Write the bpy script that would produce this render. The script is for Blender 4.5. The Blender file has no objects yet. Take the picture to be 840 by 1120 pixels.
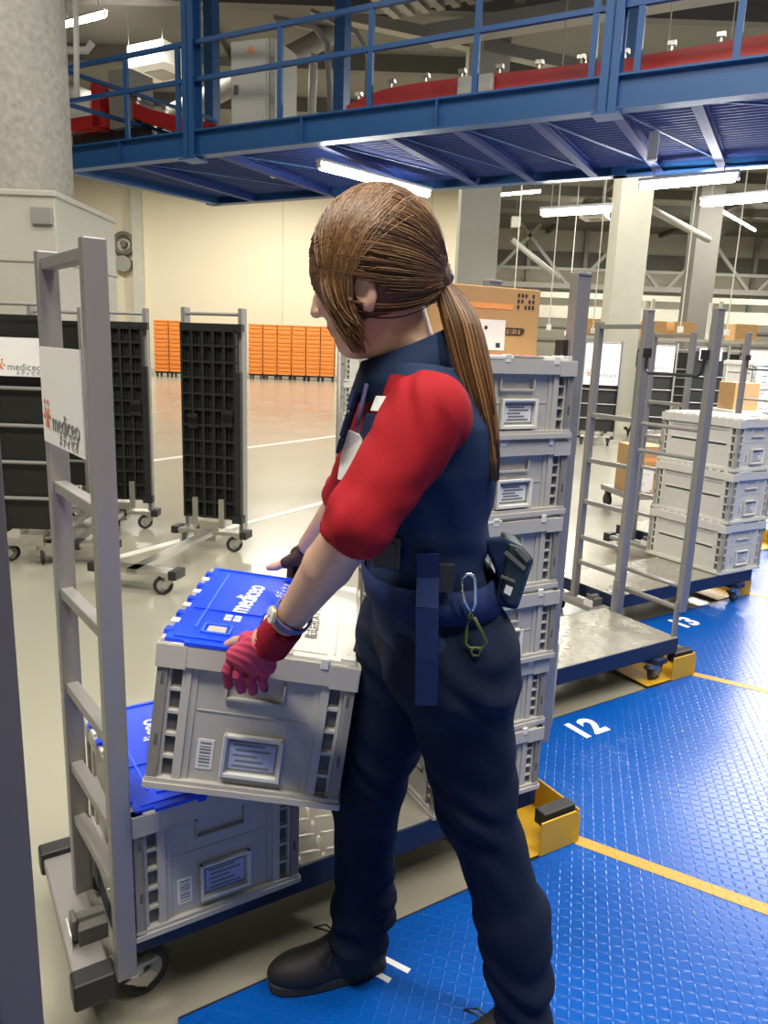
import bpy, bmesh, math, random
import numpy as np
from mathutils import Matrix, Vector, Euler
random.seed(5); rng = np.random.default_rng(5)
SC = bpy.context.scene; COL = SC.collection
R = math.radians
# ------------------------------------------------------------------ camera
FPX, CAM_H, PITCH, ROLL = 820.0, 1.40, R(12.5), R(2.1)
Fw = np.array([0, math.cos(PITCH), -math.sin(PITCH)])
R0 = np.array([1., 0, 0]); U0 = np.array([0, math.sin(PITCH), math.cos(PITCH)])
Rt = R0*math.cos(ROLL) + U0*math.sin(ROLL); Up = U0*math.cos(ROLL) - R0*math.sin(ROLL)
CP = np.array([0, 0, CAM_H])
cam = bpy.data.objects.new('camera', bpy.data.cameras.new('camera')); COL.objects.link(cam)
m = Matrix.Identity(4)
for i in range(3): m[i][0], m[i][1], m[i][2], m[i][3] = Rt[i], Up[i], -Fw[i], CP[i]
cam.matrix_world = m
cam.data.sensor_fit = 'AUTO'; cam.data.sensor_width = 36; cam.data.lens = FPX/1120*36
cam.data.clip_start = .02; cam.data.clip_end = 200
SC.camera = cam
# ------------------------------------------------------------------ world, lights, exposure
SC.view_settings.view_transform = 'Standard'; SC.view_settings.look = 'None'
SC.view_settings.gamma = 1; SC.view_settings.use_curve_mapping = False
SC.view_settings.exposure = 0.0
W = bpy.data.worlds.new('world'); SC.world = W; W.use_nodes = True
W.node_tree.nodes['Background'].inputs[0].default_value = (1.0, .97, .90, 1)
W.node_tree.nodes['Background'].inputs[1].default_value = .13
def area(name, loc, sx, sy, power, rot=(0, 0, 0), col=(1, .95, .84)):
    l = bpy.data.lights.new(name, 'AREA'); l.shape = 'RECTANGLE'; l.size = sx; l.size_y = sy; l.energy = power; l.color = col
    o = bpy.data.objects.new(name, l); COL.objects.link(o); o.location = loc; o.rotation_euler = rot; return o
# rows of the hall's own long ceiling lamps (those in view also have fixtures below)
LAMPS = [(-1.5, -.6, 6.6, 480), (2.6, -.8, 7.2, 430), (-2.0, 3.2, 7.2, 180), (3.0, 3.0, 7.2, 260), (6.5, 5.5, 7.2, 200), (-5.5, 6.5, 7.2, 160),
         (-6, 16, 7.2, 420), (-1.5, 19, 7.2, 300), (-9, 24, 7.2, 650), (-3.5, 26, 7.2, 650), (4.5, 17, 7.2, 330), (10, 15, 7.2, 700), (12, 24, 7.2, 1000), (5, 25, 7.2, 800), (9, 33, 7.2, 1000), (19, 32, 7.2, 1200)]
for x, y, z, p in LAMPS: area('ceiling_lamp_light', (x, y, z), 3.6, .35, p, (0, 0, R(-28)))

# added lights out of view at right, placed to mirror as white sheen on deck
for x, y in ((3.9, 6.9), (4.75, 6.45), (4.25, 7.9), (5.1, 7.4), (4.6, 9.0), (5.6, 8.5), (5.3, 10.4), (6.3, 9.9)): area('deck_sheen_light', (x, y, 3.42), 1.2, .22, 75, (0, 0, R(-28)), (1, .97, .92))

def ray(px, py): return Fw + Rt*(px-420)/FPX + Up*(560-py)/FPX
def gp(px, py, z=0.0):
    d = ray(px, py); return CP + d*(z-CAM_H)/d[2]
def at(px, py, Y):
    d = ray(px, py); return CP + d*Y/d[1]
def onplane(px, py, P, N):
    d = ray(px, py); return CP + d*(np.dot(np.array(P)-CP, N)/np.dot(d, N))

# ------------------------------------------------------------------ materials
def mat(name, col, rough=.5, metal=0., var=0., vscale=8., bump=0., bscale=60., emit=0., spec=.5, coat=0.):
    mt = bpy.data.materials.new(name); mt.use_nodes = True
    nt = mt.node_tree; b = nt.nodes['Principled BSDF']
    b.inputs['Base Color'].default_value = (*col, 1); b.inputs['Roughness'].default_value = rough
    b.inputs['Metallic'].default_value = metal; b.inputs['Specular IOR Level'].default_value = spec
    b.inputs['Coat Weight'].default_value = coat
    tc = nt.nodes.new('ShaderNodeTexCoord')
    if var:
        n = nt.nodes.new('ShaderNodeTexNoise'); n.inputs['Scale'].default_value = vscale; n.inputs['Detail'].default_value = 5
        nt.links.new(tc.outputs['Object'], n.inputs['Vector'])
        mx = nt.nodes.new('ShaderNodeMix'); mx.data_type = 'RGBA'
        nt.links.new(n.outputs['Fac'], mx.inputs['Factor'])
        mx.inputs['A'].default_value = (*[c*(1-var) for c in col], 1); mx.inputs['B'].default_value = (*[min(1, c*(1+var)) for c in col], 1)
        nt.links.new(mx.outputs['Result'], b.inputs['Base Color'])
    if bump:
        n = nt.nodes.new('ShaderNodeTexNoise'); n.inputs['Scale'].default_value = bscale; n.inputs['Detail'].default_value = 3
        nt.links.new(tc.outputs['Object'], n.inputs['Vector'])
        bp = nt.nodes.new('ShaderNodeBump'); bp.inputs['Strength'].default_value = bump; bp.inputs['Distance'].default_value = .004
        nt.links.new(n.outputs['Fac'], bp.inputs['Height']); nt.links.new(bp.outputs['Normal'], b.inputs['Normal'])
    if emit:
        b.inputs['Emission Color'].default_value = (*col, 1); b.inputs['Emission Strength'].default_value = emit
    return mt
M = {}
M['crate_pale'] = mat('crate_pale_grey_plastic', (.62, .60, .55), .48, 0, .05, 20)
M['crate'] = mat('crate_grey_plastic', (.465, .44, .40), .48, 0, .05, 20)
M['crate_shade'] = mat('crate_recess_shade', (.10, .098, .10), .7)  # recess shade put into the colour: dark patches in slots, ladders and seam
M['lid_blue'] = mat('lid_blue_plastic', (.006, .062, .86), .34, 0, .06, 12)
M['lid_white'] = mat('lid_white_plastic', (.72, .71, .66), .4, 0, .03, 10)
M['paper'] = mat('white_paper', (.78, .77, .75), .6)
M['card_blue'] = mat('bluish_card', (.42, .47, .66), .45)
M['ink'] = mat('black_ink', (.03, .03, .035), .6)
M['ink_grey'] = mat('grey_ink', (.20, .20, .21), .6)
M['ink_red'] = mat('red_ink', (.62, .13, .07), .6)
M['ink_orange'] = mat('orange_ink', (.80, .33, .10), .6)
M['white_ink'] = mat('white_ink', (.85, .87, .9), .5)
M['post'] = mat('painted_grey_steel', (.30, .285, .275), .42, .35, .05, 5)
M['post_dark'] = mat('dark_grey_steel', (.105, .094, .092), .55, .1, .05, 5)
M['chrome'] = mat('zinc_plate', (.55, .53, .48), .3, .85, .08, 9)
M['black'] = mat('black_plastic', (.018, .018, .019), .45)
M['black_panel'] = mat('black_lattice_plastic', (.012, .013, .012), .5)
M['rubber'] = mat('wheel_rubber', (.025, .025, .027), .6)
M['hub'] = mat('wheel_hub', (.33, .33, .32), .45)
M['navy_steel'] = mat('navy_painted_steel', (.015, .028, .075), .42, .1)
M['yellow'] = mat('yellow_paint', (.62, .36, .02), .45, 0, .1, 14)
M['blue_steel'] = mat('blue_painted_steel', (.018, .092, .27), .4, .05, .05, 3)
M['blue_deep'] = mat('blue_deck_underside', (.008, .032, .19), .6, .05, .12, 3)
M['red_steel'] = mat('red_painted_steel', (.46, .018, .018), .4)
M['grey_box'] = mat('light_grey_steel', (.50, .49, .45), .5, 0, .03, 3)
M['duct'] = mat('duct_grey', (.32, .31, .28), .5, .2, .08, 2)
M['dark_duct'] = mat('dark_ceiling_steel', (.14, .135, .12), .6, .1, .1, 2)
M['cable'] = mat('pale_cable', (.62, .60, .52), .6)
M['cardboard'] = mat('brown_cardboard', (.46, .27, .115), .75, 0, .07, 14)
M['orange'] = mat('orange_crate_plastic', (.78, .25, .045), .5, 0, .08, 1.5)
M['tube'] = mat('lamp_tube', (1, .96, .86), .5, emit=40)
M['tube_bright'] = mat('lamp_tube_bright', (1, .97, .9), .5, emit=60)
M['lamp_body'] = mat('lamp_housing', (.75, .74, .70), .5)
M['skin'] = mat('skin', (.60, .36, .255), .5, 0, .06, 18, spec=.35)
M['lip'] = mat('lip_skin', (.48, .20, .17), .45)
M['eye'] = mat('eye_white', (.75, .73, .70), .25)
M['iris'] = mat('dark_iris', (.02, .012, .008), .2)
M['navy'] = mat('navy_cloth', (.006, .011, .030), .85, 0, .15, 60, .25, 500, spec=.2)
M['navy2'] = mat('navy_shirt_cloth', (.010, .024, .068), .82, 0, .12, 60, .25, 500, spec=.25)
M['navy_belt'] = mat('navy_webbing', (.010, .022, .085), .8, 0, .1, 60, .3, 700, spec=.2)
M['red_cloth'] = mat('red_knit_cloth', (.31, .008, .014), .8, 0, .08, 60, .25, 600, spec=.2)
M['glove'] = mat('pink_glove_knit', (.50, .062, .125), .85, 0, .1, 90, .35, 900, spec=.15)
M['cuff'] = mat('red_glove_cuff', (.30, .012, .03), .85, 0, .1, 120, .4, 900, spec=.15)
M['glove_dark'] = mat('dark_glove_palm', (.03, .008, .012), .7)
M['shoe'] = mat('dark_shoe', (.013, .013, .014), .62, 0, .2, 30, .2, 300)
M['sole'] = mat('shoe_sole', (.03, .028, .026), .7)
M['silver'] = mat('silver_metal', (.75, .75, .74), .25, .95)
M['green_metal'] = mat('green_coated_clip', (.065, .085, .022), .45, .2)
M['teal'] = mat('dark_teal_pouch', (.012, .028, .034), .38)
M['strap_blue'] = mat('violet_watch_strap', (.10, .10, .25), .6)
M['gold'] = mat('pale_gold_case', (.75, .62, .36), .3, .8)
M['dial'] = mat('watch_dial', (.75, .74, .66), .35)
M['tie'] = mat('grey_hair_tie', (.16, .15, .155), .7)

def hair_mat():
    mt = bpy.data.materials.new('brown_hair'); mt.use_nodes = True; nt = mt.node_tree; b = nt.nodes['Principled BSDF']
    g = nt.nodes.new('ShaderNodeNewGeometry'); cr = nt.nodes.new('ShaderNodeValToRGB')
    e = cr.color_ramp.elements; e[0].position = 0; e[0].color = (.055, .022, .008, 1); e[1].position = 1; e[1].color = (.29, .150, .058, 1)
    x = cr.color_ramp.elements.new(.5); x.color = (.145, .065, .022, 1)
    nt.links.new(g.outputs['Random Per Island'], cr.inputs['Fac']); nt.links.new(cr.outputs['Color'], b.inputs['Base Color'])
    b.inputs['Roughness'].default_value = .42; b.inputs['Specular IOR Level'].default_value = .45
    return mt
M['hair'] = hair_mat()
M['hair_base'] = mat('brown_hair_base', (.085, .036, .013), .6, 0, .3, 30)

def tread_mat(name, col, rough, metal, scale, strength, var=.0):
    """raised lozenges laid in alternating directions (checker plate)"""
    mt = bpy.data.materials.new(name); mt.use_nodes = True; nt = mt.node_tree; b = nt.nodes['Principled BSDF']
    b.inputs['Base Color'].default_value = (*col, 1); b.inputs['Roughness'].default_value = rough; b.inputs['Metallic'].default_value = metal; b.inputs['Specular IOR Level'].default_value = .35
    tc = nt.nodes.new('ShaderNodeTexCoord'); mp = nt.nodes.new('ShaderNodeMapping')
    mp.inputs['Scale'].default_value = (scale, scale, scale); mp.inputs['Rotation'].default_value = (0, 0, R(-31))
    nt.links.new(tc.outputs['Object'], mp.inputs['Vector'])
    sp = nt.nodes.new('ShaderNodeSeparateXYZ'); nt.links.new(mp.outputs['Vector'], sp.inputs[0])
    def mth(op, a, c=None):
        n = nt.nodes.new('ShaderNodeMath'); n.operation = op
        for i, q in enumerate((a, c)):
            if q is None: continue
            if isinstance(q, (int, float)): n.inputs[i].default_value = q
            else: nt.links.new(q, n.inputs[i])
        return n.outputs[0]
    x, y = sp.outputs['X'], sp.outputs['Y']
    fx, fy = mth('FLOOR', x), mth('FLOOR', y)
    par = mth('FLOORED_MODULO', mth('ADD', fx, fy), 2.0)
    sg = mth('SUBTRACT', mth('MULTIPLY', par, 2.0), 1.0)
    u = mth('SUBTRACT', mth('SUBTRACT', x, fx), .5); v = mth('SUBTRACT', mth('SUBTRACT', y, fy), .5)
    uu = mth('ADD', u, mth('MULTIPLY', v, sg)); vv = mth('SUBTRACT', v, mth('MULTIPLY', u, sg))
    d = mth('ADD', mth('POWER', mth('ABSOLUTE', mth('MULTIPLY', uu, 1.25)), 2.0), mth('POWER', mth('ABSOLUTE', mth('MULTIPLY', vv, 4.2)), 2.0))
    hgt = mth('MAXIMUM', mth('SUBTRACT', 1.0, d), 0.0)
    bp = nt.nodes.new('ShaderNodeBump'); bp.inputs['Strength'].default_value = strength; bp.inputs['Distance'].default_value = .003
    nt.links.new(hgt, bp.inputs['Height']); nt.links.new(bp.outputs['Normal'], b.inputs['Normal'])
    if var:
        n = nt.nodes.new('ShaderNodeTexNoise'); n.inputs['Scale'].default_value = 2.2; n.inputs['Detail'].default_value = 6
        nt.links.new(tc.outputs['Object'], n.inputs['Vector'])
        rr = nt.nodes.new('ShaderNodeMapRange'); rr.inputs['To Min'].default_value = rough-var; rr.inputs['To Max'].default_value = rough+var
        nt.links.new(n.outputs['Fac'], rr.inputs['Value']); nt.links.new(rr.outputs['Result'], b.inputs['Roughness'])
    return mt
M['plate_blue'] = tread_mat('blue_checker_plate', (.001, .080, .40), .27, .0, 46, .36, .015)
M['plate_yellow'] = tread_mat('yellow_line_on_checker_plate', (.50, .30, .05), .45, .0, 46, .45)
M['plate_deck'] = tread_mat('cart_deck_checker_plate', (.42, .40, .34), .27, .55, 22, .5, .08)

def floor_mat():
    mt = mat('grey_epoxy_floor', (.30, .285, .225), .16, 0, .06, .9, 0)
    nt = mt.node_tree; b = nt.nodes['Principled BSDF']; tc = nt.nodes['Texture Coordinate']
    n = nt.nodes.new('ShaderNodeTexNoise'); n.inputs['Scale'].default_value = 1.6; n.inputs['Detail'].default_value = 8
    nt.links.new(tc.outputs['Object'], n.inputs['Vector'])
    rr = nt.nodes.new('ShaderNodeMapRange'); rr.inputs['To Min'].default_value = .12; rr.inputs['To Max'].default_value = .30
    nt.links.new(n.outputs['Fac'], rr.inputs['Value']); nt.links.new(rr.outputs['Result'], b.inputs['Roughness'])
    return mt
M['floor'] = floor_mat()
M['concrete'] = mat('concrete', (.40, .385, .34), .85, 0, .42, 17, .9, 30)
M['concrete_far'] = mat('pale_concrete', (.50, .49, .42), .85, 0, .1, 3, .1, 9)
M['wall_cream'] = mat('cream_wall_panel', (.70, .63, .47), .7, 0, .03, .3)
M['wall_dim'] = mat('dim_grey_wall', (.50, .48, .40), .8, 0, .08, .5)
M['ceiling'] = mat('grey_ceiling', (.21, .205, .18), .85, 0, .12, .6)
M['line'] = mat('white_floor_line', (.72, .70, .62), .35)

# ------------------------------------------------------------------ mesh helpers
class MB:
    def __init__(s): s.v = []; s.f = []; s.mi = []; s.M = Matrix.Identity(4)
    def add(s, vs, fs, m=0):
        b = len(s.v); s.v += [tuple(s.M @ Vector(p)) for p in vs]
        s.f += [tuple(b+i for i in f) for f in fs]; s.mi += [m]*len(fs); return s
    def box(s, x0, x1, y0, y1, z0, z1, m=0):
        return s.add([(x0, y0, z0), (x1, y0, z0), (x1, y1, z0), (x0, y1, z0), (x0, y0, z1), (x1, y0, z1), (x1, y1, z1), (x0, y1, z1)],
                     [(0, 3, 2, 1), (4, 5, 6, 7), (0, 1, 5, 4), (1, 2, 6, 5), (2, 3, 7, 6), (3, 0, 4, 7)], m)
    def frame(s, o, xa, ya, za):
        mm = Matrix.Identity(4)
        for i in range(3): mm[i][0], mm[i][1], mm[i][2], mm[i][3] = xa[i], ya[i], za[i], o[i]
        s.M = mm; return s
    def bar(s, a, b, w, h, m=0, up=(0, 0, 1)):
        a, b = Vector(a), Vector(b); d = b-a; L = d.length; d.normalize(); u = Vector(up)
        if abs(d.dot(u)) > .98: u = Vector((1, 0, 0))
        sd = d.cross(u).normalized(); u = sd.cross(d).normalized()
        vs = [p + sd*(i*w/2) + u*(j*h/2) for p in (a, b) for i, j in ((-1, -1), (1, -1), (1, 1), (-1, 1))]
        return s.add(vs, [(0, 1, 2, 3), (7, 6, 5, 4), (0, 4, 5, 1), (1, 5, 6, 2), (2, 6, 7, 3), (3, 7, 4, 0)], m)
    def tube(s, pts, r, n=8, m=0, closed=False):
        pts = [Vector(p) for p in pts]; N = len(pts); rs = r if isinstance(r, (list, tuple)) else [r]*N
        vs, fs = [], []; pu = None
        for i, p in enumerate(pts):
            if closed: d = pts[(i+1) % N]-pts[i-1]
            else: d = pts[min(i+1, N-1)]-pts[max(i-1, 0)]
            d.normalize()
            if pu is None: pu = Vector((0, 0, 1)) if abs(d.z) < .9 else Vector((1, 0, 0))
            sd = d.cross(pu).normalized(); pu = sd.cross(d).normalized()
            for k in range(n):
                t = 2*math.pi*k/n; vs.append(p + (sd*math.cos(t) + pu*math.sin(t))*rs[i])
        rng_ = N if closed else N-1
        for i in range(rng_):
            for k in range(n):
                a, b2 = i*n+k, i*n+(k+1) % n; c, d2 = ((i+1) % N)*n+(k+1) % n, ((i+1) % N)*n+k
                fs.append((a, b2, c, d2))
        if not closed: fs += [tuple(range(n))[::-1], tuple((N-1)*n+k for k in range(n))]
        return s.add(vs, fs, m)
    def cyl(s, a, b, r, n=16, m=0, r2=None): return s.tube([a, b], [r, r if r2 is None else r2], n, m)
    def prism(s, poly, z0, z1, m=0):
        n = len(poly)
        vs = [(x, y, z0) for x, y in poly] + [(x, y, z1) for x, y in poly]
        return s.add(vs, [tuple(range(n))[::-1], tuple(range(n, 2*n))] + [(i, (i+1) % n, n+(i+1) % n, n+i) for i in range(n)], m)
    def build(s, name, mats, parent=None, smooth=False, bevel=0., world=False):
        me = bpy.data.meshes.new(name); vs = s.v
        if world and parent is not None:
            o_ = parent.location; pr = parent.parent
            vs = [(x-o_.x, y-o_.y, z-o_.z) for x, y, z in vs] if pr is None else vs
        me.from_pydata(vs, [], s.f)
        mats = mats if isinstance(mats, (list, tuple)) else [mats]
        for q in mats: me.materials.append(q)
        me.polygons.foreach_set('material_index', s.mi)
        bm = bmesh.new(); bm.from_mesh(me); bmesh.ops.recalc_face_normals(bm, faces=bm.faces); bm.to_mesh(me); bm.free()
        if smooth: me.polygons.foreach_set('use_smooth', [True]*len(me.polygons))
        o = bpy.data.objects.new(name, me); COL.objects.link(o)
        if parent is not None: o.parent = parent
        if bevel:
            b = o.modifiers.new('bevel', 'BEVEL'); b.width = bevel; b.segments = 2; b.limit_method = 'ANGLE'; b.angle_limit = R(40)
        if smooth: 
            try: me.shade_smooth_by_angle = None
            except Exception: pass
        return o
def tag(o, label, cat, group=None, kind=None):
    o['label'] = label; o['category'] = cat
    if group: o['group'] = group
    if kind: o['kind'] = kind
    return o
def empty(name, loc=(0, 0, 0), rz=0.):
    o = bpy.data.objects.new(name, None); o.empty_display_size = .05; COL.objects.link(o); o.location = loc; o.rotation_euler = (0, 0, rz); return o
def struct(mb, name, mats, **k):
    o = mb.build(name, mats, **k); o['kind'] = 'structure'; return o
KIDS = {}
def kids(o):
    return [c for c in bpy.data.objects if c.parent == o]
def copy_tree(o, parent=None):
    c = o.copy(); COL.objects.link(c)
    if parent is not None: c.parent = parent
    for ch in kids(o): copy_tree(ch, c)
    return c
_txt = {}
def text_data(s, size, extr=.0004, align='CENTER', spacing=1.0, bold=0.):
    key = (s, size, align, spacing, bold)
    if key in _txt: return _txt[key]
    cu = bpy.data.curves.new('lettering', 'FONT'); cu.body = s; cu.size = size; cu.extrude = extr; cu.align_x = align; cu.align_y = 'CENTER'; cu.space_character = spacing
    cu.resolution_u = 3; cu.offset = bold
    ob = bpy.data.objects.new('tmp', cu); COL.objects.link(ob)
    dg = bpy.context.evaluated_depsgraph_get(); me = bpy.data.meshes.new_from_object(ob.evaluated_get(dg))
    bpy.data.objects.remove(ob); _txt[key] = me; return me
def text_into(mb, s, size, o, xa, ya, m=0, align='CENTER', spacing=1.0, bold=0.):
    """lettering laid flat with its baseline along xa and its tops towards ya"""
    me = text_data(s, size, .0004, align, spacing, bold); xa, ya = Vector(xa).normalized(), Vector(ya).normalized(); za = xa.cross(ya)
    keep = mb.M; base = mb.M.copy(); fm = Matrix.Identity(4)
    for i in range(3): fm[i][0], fm[i][1], fm[i][2], fm[i][3] = xa[i], ya[i], za[i], o[i]
    mb.M = base @ fm
    mb.add([tuple(v.co) for v in me.vertices], [tuple(p.vertices) for p in me.polygons], m); mb.M = keep
    return mb
def arc(c, r, a0, a1, n, ax=(1, 0, 0), ay=(0, 0, 1)):
    c, ax, ay = Vector(c), Vector(ax), Vector(ay)
    return [c + ax*(r*math.cos(a0+(a1-a0)*i/n)) + ay*(r*math.sin(a0+(a1-a0)*i/n)) for i in range(n+1)]

# ------------------------------------------------------------------ distance-field helpers (organic shapes)
def grid(lo, hi, h):
    n = [int(math.ceil((hi[i]-lo[i])/h))+1 for i in range(3)]
    ax = [(lo[i]+h*np.arange(n[i])).astype(np.float32) for i in range(3)]
    return ax[0][:, None, None], ax[1][None, :, None], ax[2][None, None, :]
def rc(G, a, b, ra, rb):
    X, Y, Z = G; a = np.array(a, np.float32); d = np.array(b, np.float32)-a; L = float(d@d)+1e-12
    t = np.clip(((X-a[0])*d[0]+(Y-a[1])*d[1]+(Z-a[2])*d[2])/L, 0, 1)
    return np.sqrt((X-a[0]-t*d[0])**2+(Y-a[1]-t*d[1])**2+(Z-a[2]-t*d[2])**2)-(ra+t*(rb-ra))
def ell(G, c, r, rot=None):
    X, Y, Z = G; x, y, z = X-c[0], Y-c[1], Z-c[2]
    if rot is not None:
        q = np.array(rot.to_3x3().transposed()) if isinstance(rot, Matrix) else rot
        x, y, z = q[0][0]*x+q[0][1]*y+q[0][2]*z, q[1][0]*x+q[1][1]*y+q[1][2]*z, q[2][0]*x+q[2][1]*y+q[2][2]*z
    k0 = np.sqrt((x/r[0])**2+(y/r[1])**2+(z/r[2])**2); k1 = np.sqrt((x/r[0]**2)**2+(y/r[1]**2)**2+(z/r[2]**2)**2)+1e-9
    return k0*(k0-1)/k1
def chain(G, pts, rs, k=.02):
    d = None
    for i in range(len(pts)-1):
        e = rc(G, pts[i], pts[i+1], rs[i], rs[i+1]); d = e if d is None else smin(d, e, k)
    return d
def smin(a, b, k):
    hh = np.clip(.5+.5*(b-a)/k, 0, 1); return b+(a-b)*hh-k*hh*(1-hh)
def smax(a, b, k): return -smin(-a, -b, k)
def loft(G, sl, p=2.4):
    """slices (z, cx, cy, ax, ay, turn) -> approximate distance to the lofted tube, capped at both ends"""
    X, Y, Z = G; sl = np.array(sorted(sl), np.float64); zz = np.asarray(Z).ravel()
    I = [np.interp(zz, sl[:, 0], sl[:, j]).astype(np.float32)[None, None, :] for j in range(1, 6)]
    c, s_ = np.cos(I[4]), np.sin(I[4]); x, y = X-I[0], Y-I[1]
    u, v = (x*c+y*s_)/I[2], (-x*s_+y*c)/I[3]
    d = ((np.abs(u)**p+np.abs(v)**p)**(1/p)-1)*np.minimum(I[2], I[3])
    return np.maximum(d, np.maximum(sl[0, 0]-Z, Z-sl[-1, 0]))
def surfnet(F, G, h):
    lo = [float(np.asarray(g).ravel()[0]) for g in G]
    S = F < 0; nx, ny, nz = F.shape
    pos = np.zeros((nx-1, ny-1, nz-1, 3), np.float32); cnt = np.zeros((nx-1, ny-1, nz-1), np.float32)
    sl = lambda A, o: A[o[0]:o[0]+nx-1, o[1]:o[1]+ny-1, o[2]:o[2]+nz-1]
    cs = [(i, j, k) for i in (0, 1) for j in (0, 1) for k in (0, 1)]
    for a in cs:
        for ax in range(3):
            if a[ax]: continue
            b = list(a); b[ax] = 1
            fa, fb = sl(F, a), sl(F, b); cr = sl(S, a) != sl(S, b)
            t = np.where(cr, fa/np.where(cr, fa-fb, 1), 0)
            for q in range(3): pos[..., q] += np.where(cr, a[q]+(t if q == ax else 0), 0)
            cnt += cr
    act = cnt > 0; idx = -np.ones(act.shape, np.int64); ii = np.argwhere(act); idx[act] = np.arange(len(ii))
    V = ii + pos[act]/cnt[act][:, None]; V = V*h + np.array(lo)
    Q = []
    for ax in range(3):
        u, w = (ax+1) % 3, (ax+2) % 3
        a = [slice(None)]*3; b = [slice(None)]*3; a[ax] = slice(0, -1); b[ax] = slice(1, None)
        cr = S[tuple(a)] != S[tuple(b)]; E = np.argwhere(cr); ins = S[tuple(a)][cr]
        dims = np.array(act.shape)
        ok = (E[:, u] > 0) & (E[:, w] > 0) & (E[:, u] < dims[u]) & (E[:, w] < dims[w]); E, ins = E[ok], ins[ok]
        def cell(du, dw):
            c = E.copy(); c[:, u] += du; c[:, w] += dw; return idx[c[:, 0], c[:, 1], c[:, 2]]
        q = np.stack([cell(-1, -1), cell(0, -1), cell(0, 0), cell(-1, 0)], 1); q[~ins] = q[~ins][:, ::-1]; Q.append(q)
    return V, np.concatenate(Q)
def organic(name, F, G, h, mats, parent, matfn=None, relax=1):
    V, Q = surfnet(F, G, h)
    for _ in range(relax):
        acc = np.zeros_like(V); n = np.zeros(len(V))
        for i in range(4):
            a, b = Q[:, i], Q[:, (i+1) % 4]
            np.add.at(acc, a, V[b]); np.add.at(acc, b, V[a]); np.add.at(n, a, 1); np.add.at(n, b, 1)
        V = V*.4 + .6*acc/np.maximum(n, 1)[:, None]
    me = bpy.data.meshes.new(name)
    loc = np.array(parent.matrix_world.translation if parent and parent.parent else (parent.location if parent else (0, 0, 0)))
    me.from_pydata((V-loc).tolist(), [], Q.tolist())
    for q in (mats if isinstance(mats, (list, tuple)) else [mats]): me.materials.append(q)
    if matfn is not None:
        c = V[Q].mean(1); me.polygons.foreach_set('material_index', matfn(c).astype(np.int32))
    me.polygons.foreach_set('use_smooth', [True]*len(me.polygons)); me.update()
    o = bpy.data.objects.new(name, me); COL.objects.link(o); o.parent = parent
    return o
# ------------------------------------------------------------------ the hall
e30 = np.array([math.cos(R(30)), math.sin(R(30)), 0]); v30 = np.array([-e30[1], e30[0], 0])
b = MB(); b.box(-30, 45, -6, 60, -.3, 0); struct(b, 'floor', M['floor'])
b = MB(); b.box(-30, 45, -6, 60, 7.7, 8.0)
for i in range(14): b.box(-30, 45, -4+3.2*i, -3.75+3.2*i, 7.35, 7.7, 1)      # roof beams
for i in range(12): b.box(-28+6*i, -27.8+6*i, -6, 60, 7.5, 7.7, 1)
struct(b, 'ceiling', [M['ceiling'], M['dark_duct']])
xe = at(502, 300, 30.5)[0]
b = MB(); b.box(-30, xe, 30.5, 30.8, 0, 7.7)
px1 = at(147, 260, 30.5)[0]; px2 = at(157, 260, 30.5)[0]
b.box(px1, px2, 30.2, 30.5, 0, 7.7, 1)
for x in (-24, -18.5, -4.3, -1.2, 1.4): b.box(x, x+.03, 30.485, 30.5, 0, 7.7, 1)   # panel joints
struct(b, 'wall_left', [M['wall_cream'], M['concrete_far']])
b = MB(); b.box(-30, px1, 30.46, 30.5, 0, .18); b.box(px2, xe, 30.46, 30.5, 0, .18); struct(b, 'baseboard_left', M['concrete_far'])
b = MB(); b.box(xe-.01, xe+.3, 30.8, 42, 0, 7.7); struct(b, 'wall_back', M['wall_cream'])
b = MB(); b.box(xe, 45, 42, 42.3, 0, 7.7)
b.box(xe, 45, 41.9, 42, 5.7, 6.6, 1)
for z in (2.0, 2.7, 4.6): b.box(xe, 45, 41.8, 42, z, z+.12, 2)
for i in range(14): b.box(xe+1.5+3*i, xe+1.7+3*i, 41.7, 42, 0, 7.7, 2)
struct(b, 'wall_right', [M['wall_dim'], M['dark_duct'], M['duct']])
b = MB(); b.box(xe+1, 45, 36, 36.25, 3.85, 4.1); b.box(xe+1, 45, 36, 36.25, 2.95, 3.5); struct(b, 'trim_1', M['concrete_far'])
b = MB()
for i in range(8):
    x = xe+2+4.5*i; b.bar((x, 39, 4.6), (x+2.6, 39, 7.5), .16, .16); b.bar((x+4.2, 39, 4.6), (x+1.6, 39, 7.5), .16, .16)
b.box(xe+1, 45, 38.9, 39.1, 4.5, 4.75); b.box(xe+1, 45, 38.9, 39.1, 5.35, 5.5); struct(b, 'trim_2', M['duct'])
# painted floor lines
def strip(a, c, w, z=.004):
    a, c = np.array(a), np.array(c); d = (c-a)/np.linalg.norm(c-a); s = np.array([-d[1], d[0], 0])*w/2
    mb = MB(); mb.add([(*(a-s)[:2], z), (*(c-s)[:2], z), (*(c+s)[:2], z), (*(a+s)[:2], z), (*(a-s)[:2], 0), (*(c-s)[:2], 0), (*(c+s)[:2], 0), (*(a+s)[:2], 0)],
                      [(0, 1, 2, 3), (0, 4, 5, 1), (1, 5, 6, 2), (2, 6, 7, 3), (3, 7, 4, 0)]); return mb
p, q = gp(120, 612), gp(372, 545); struct(strip(p, q+(q-p)*.6, .07), 'trim_3', M['line'])
p, q = gp(225, 496), gp(375, 476); struct(strip(p-(q-p)*2, q+(q-p)*1.5, .10), 'trim_4', M['line'])
p, q = gp(540, 700), gp(660, 520)
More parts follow.
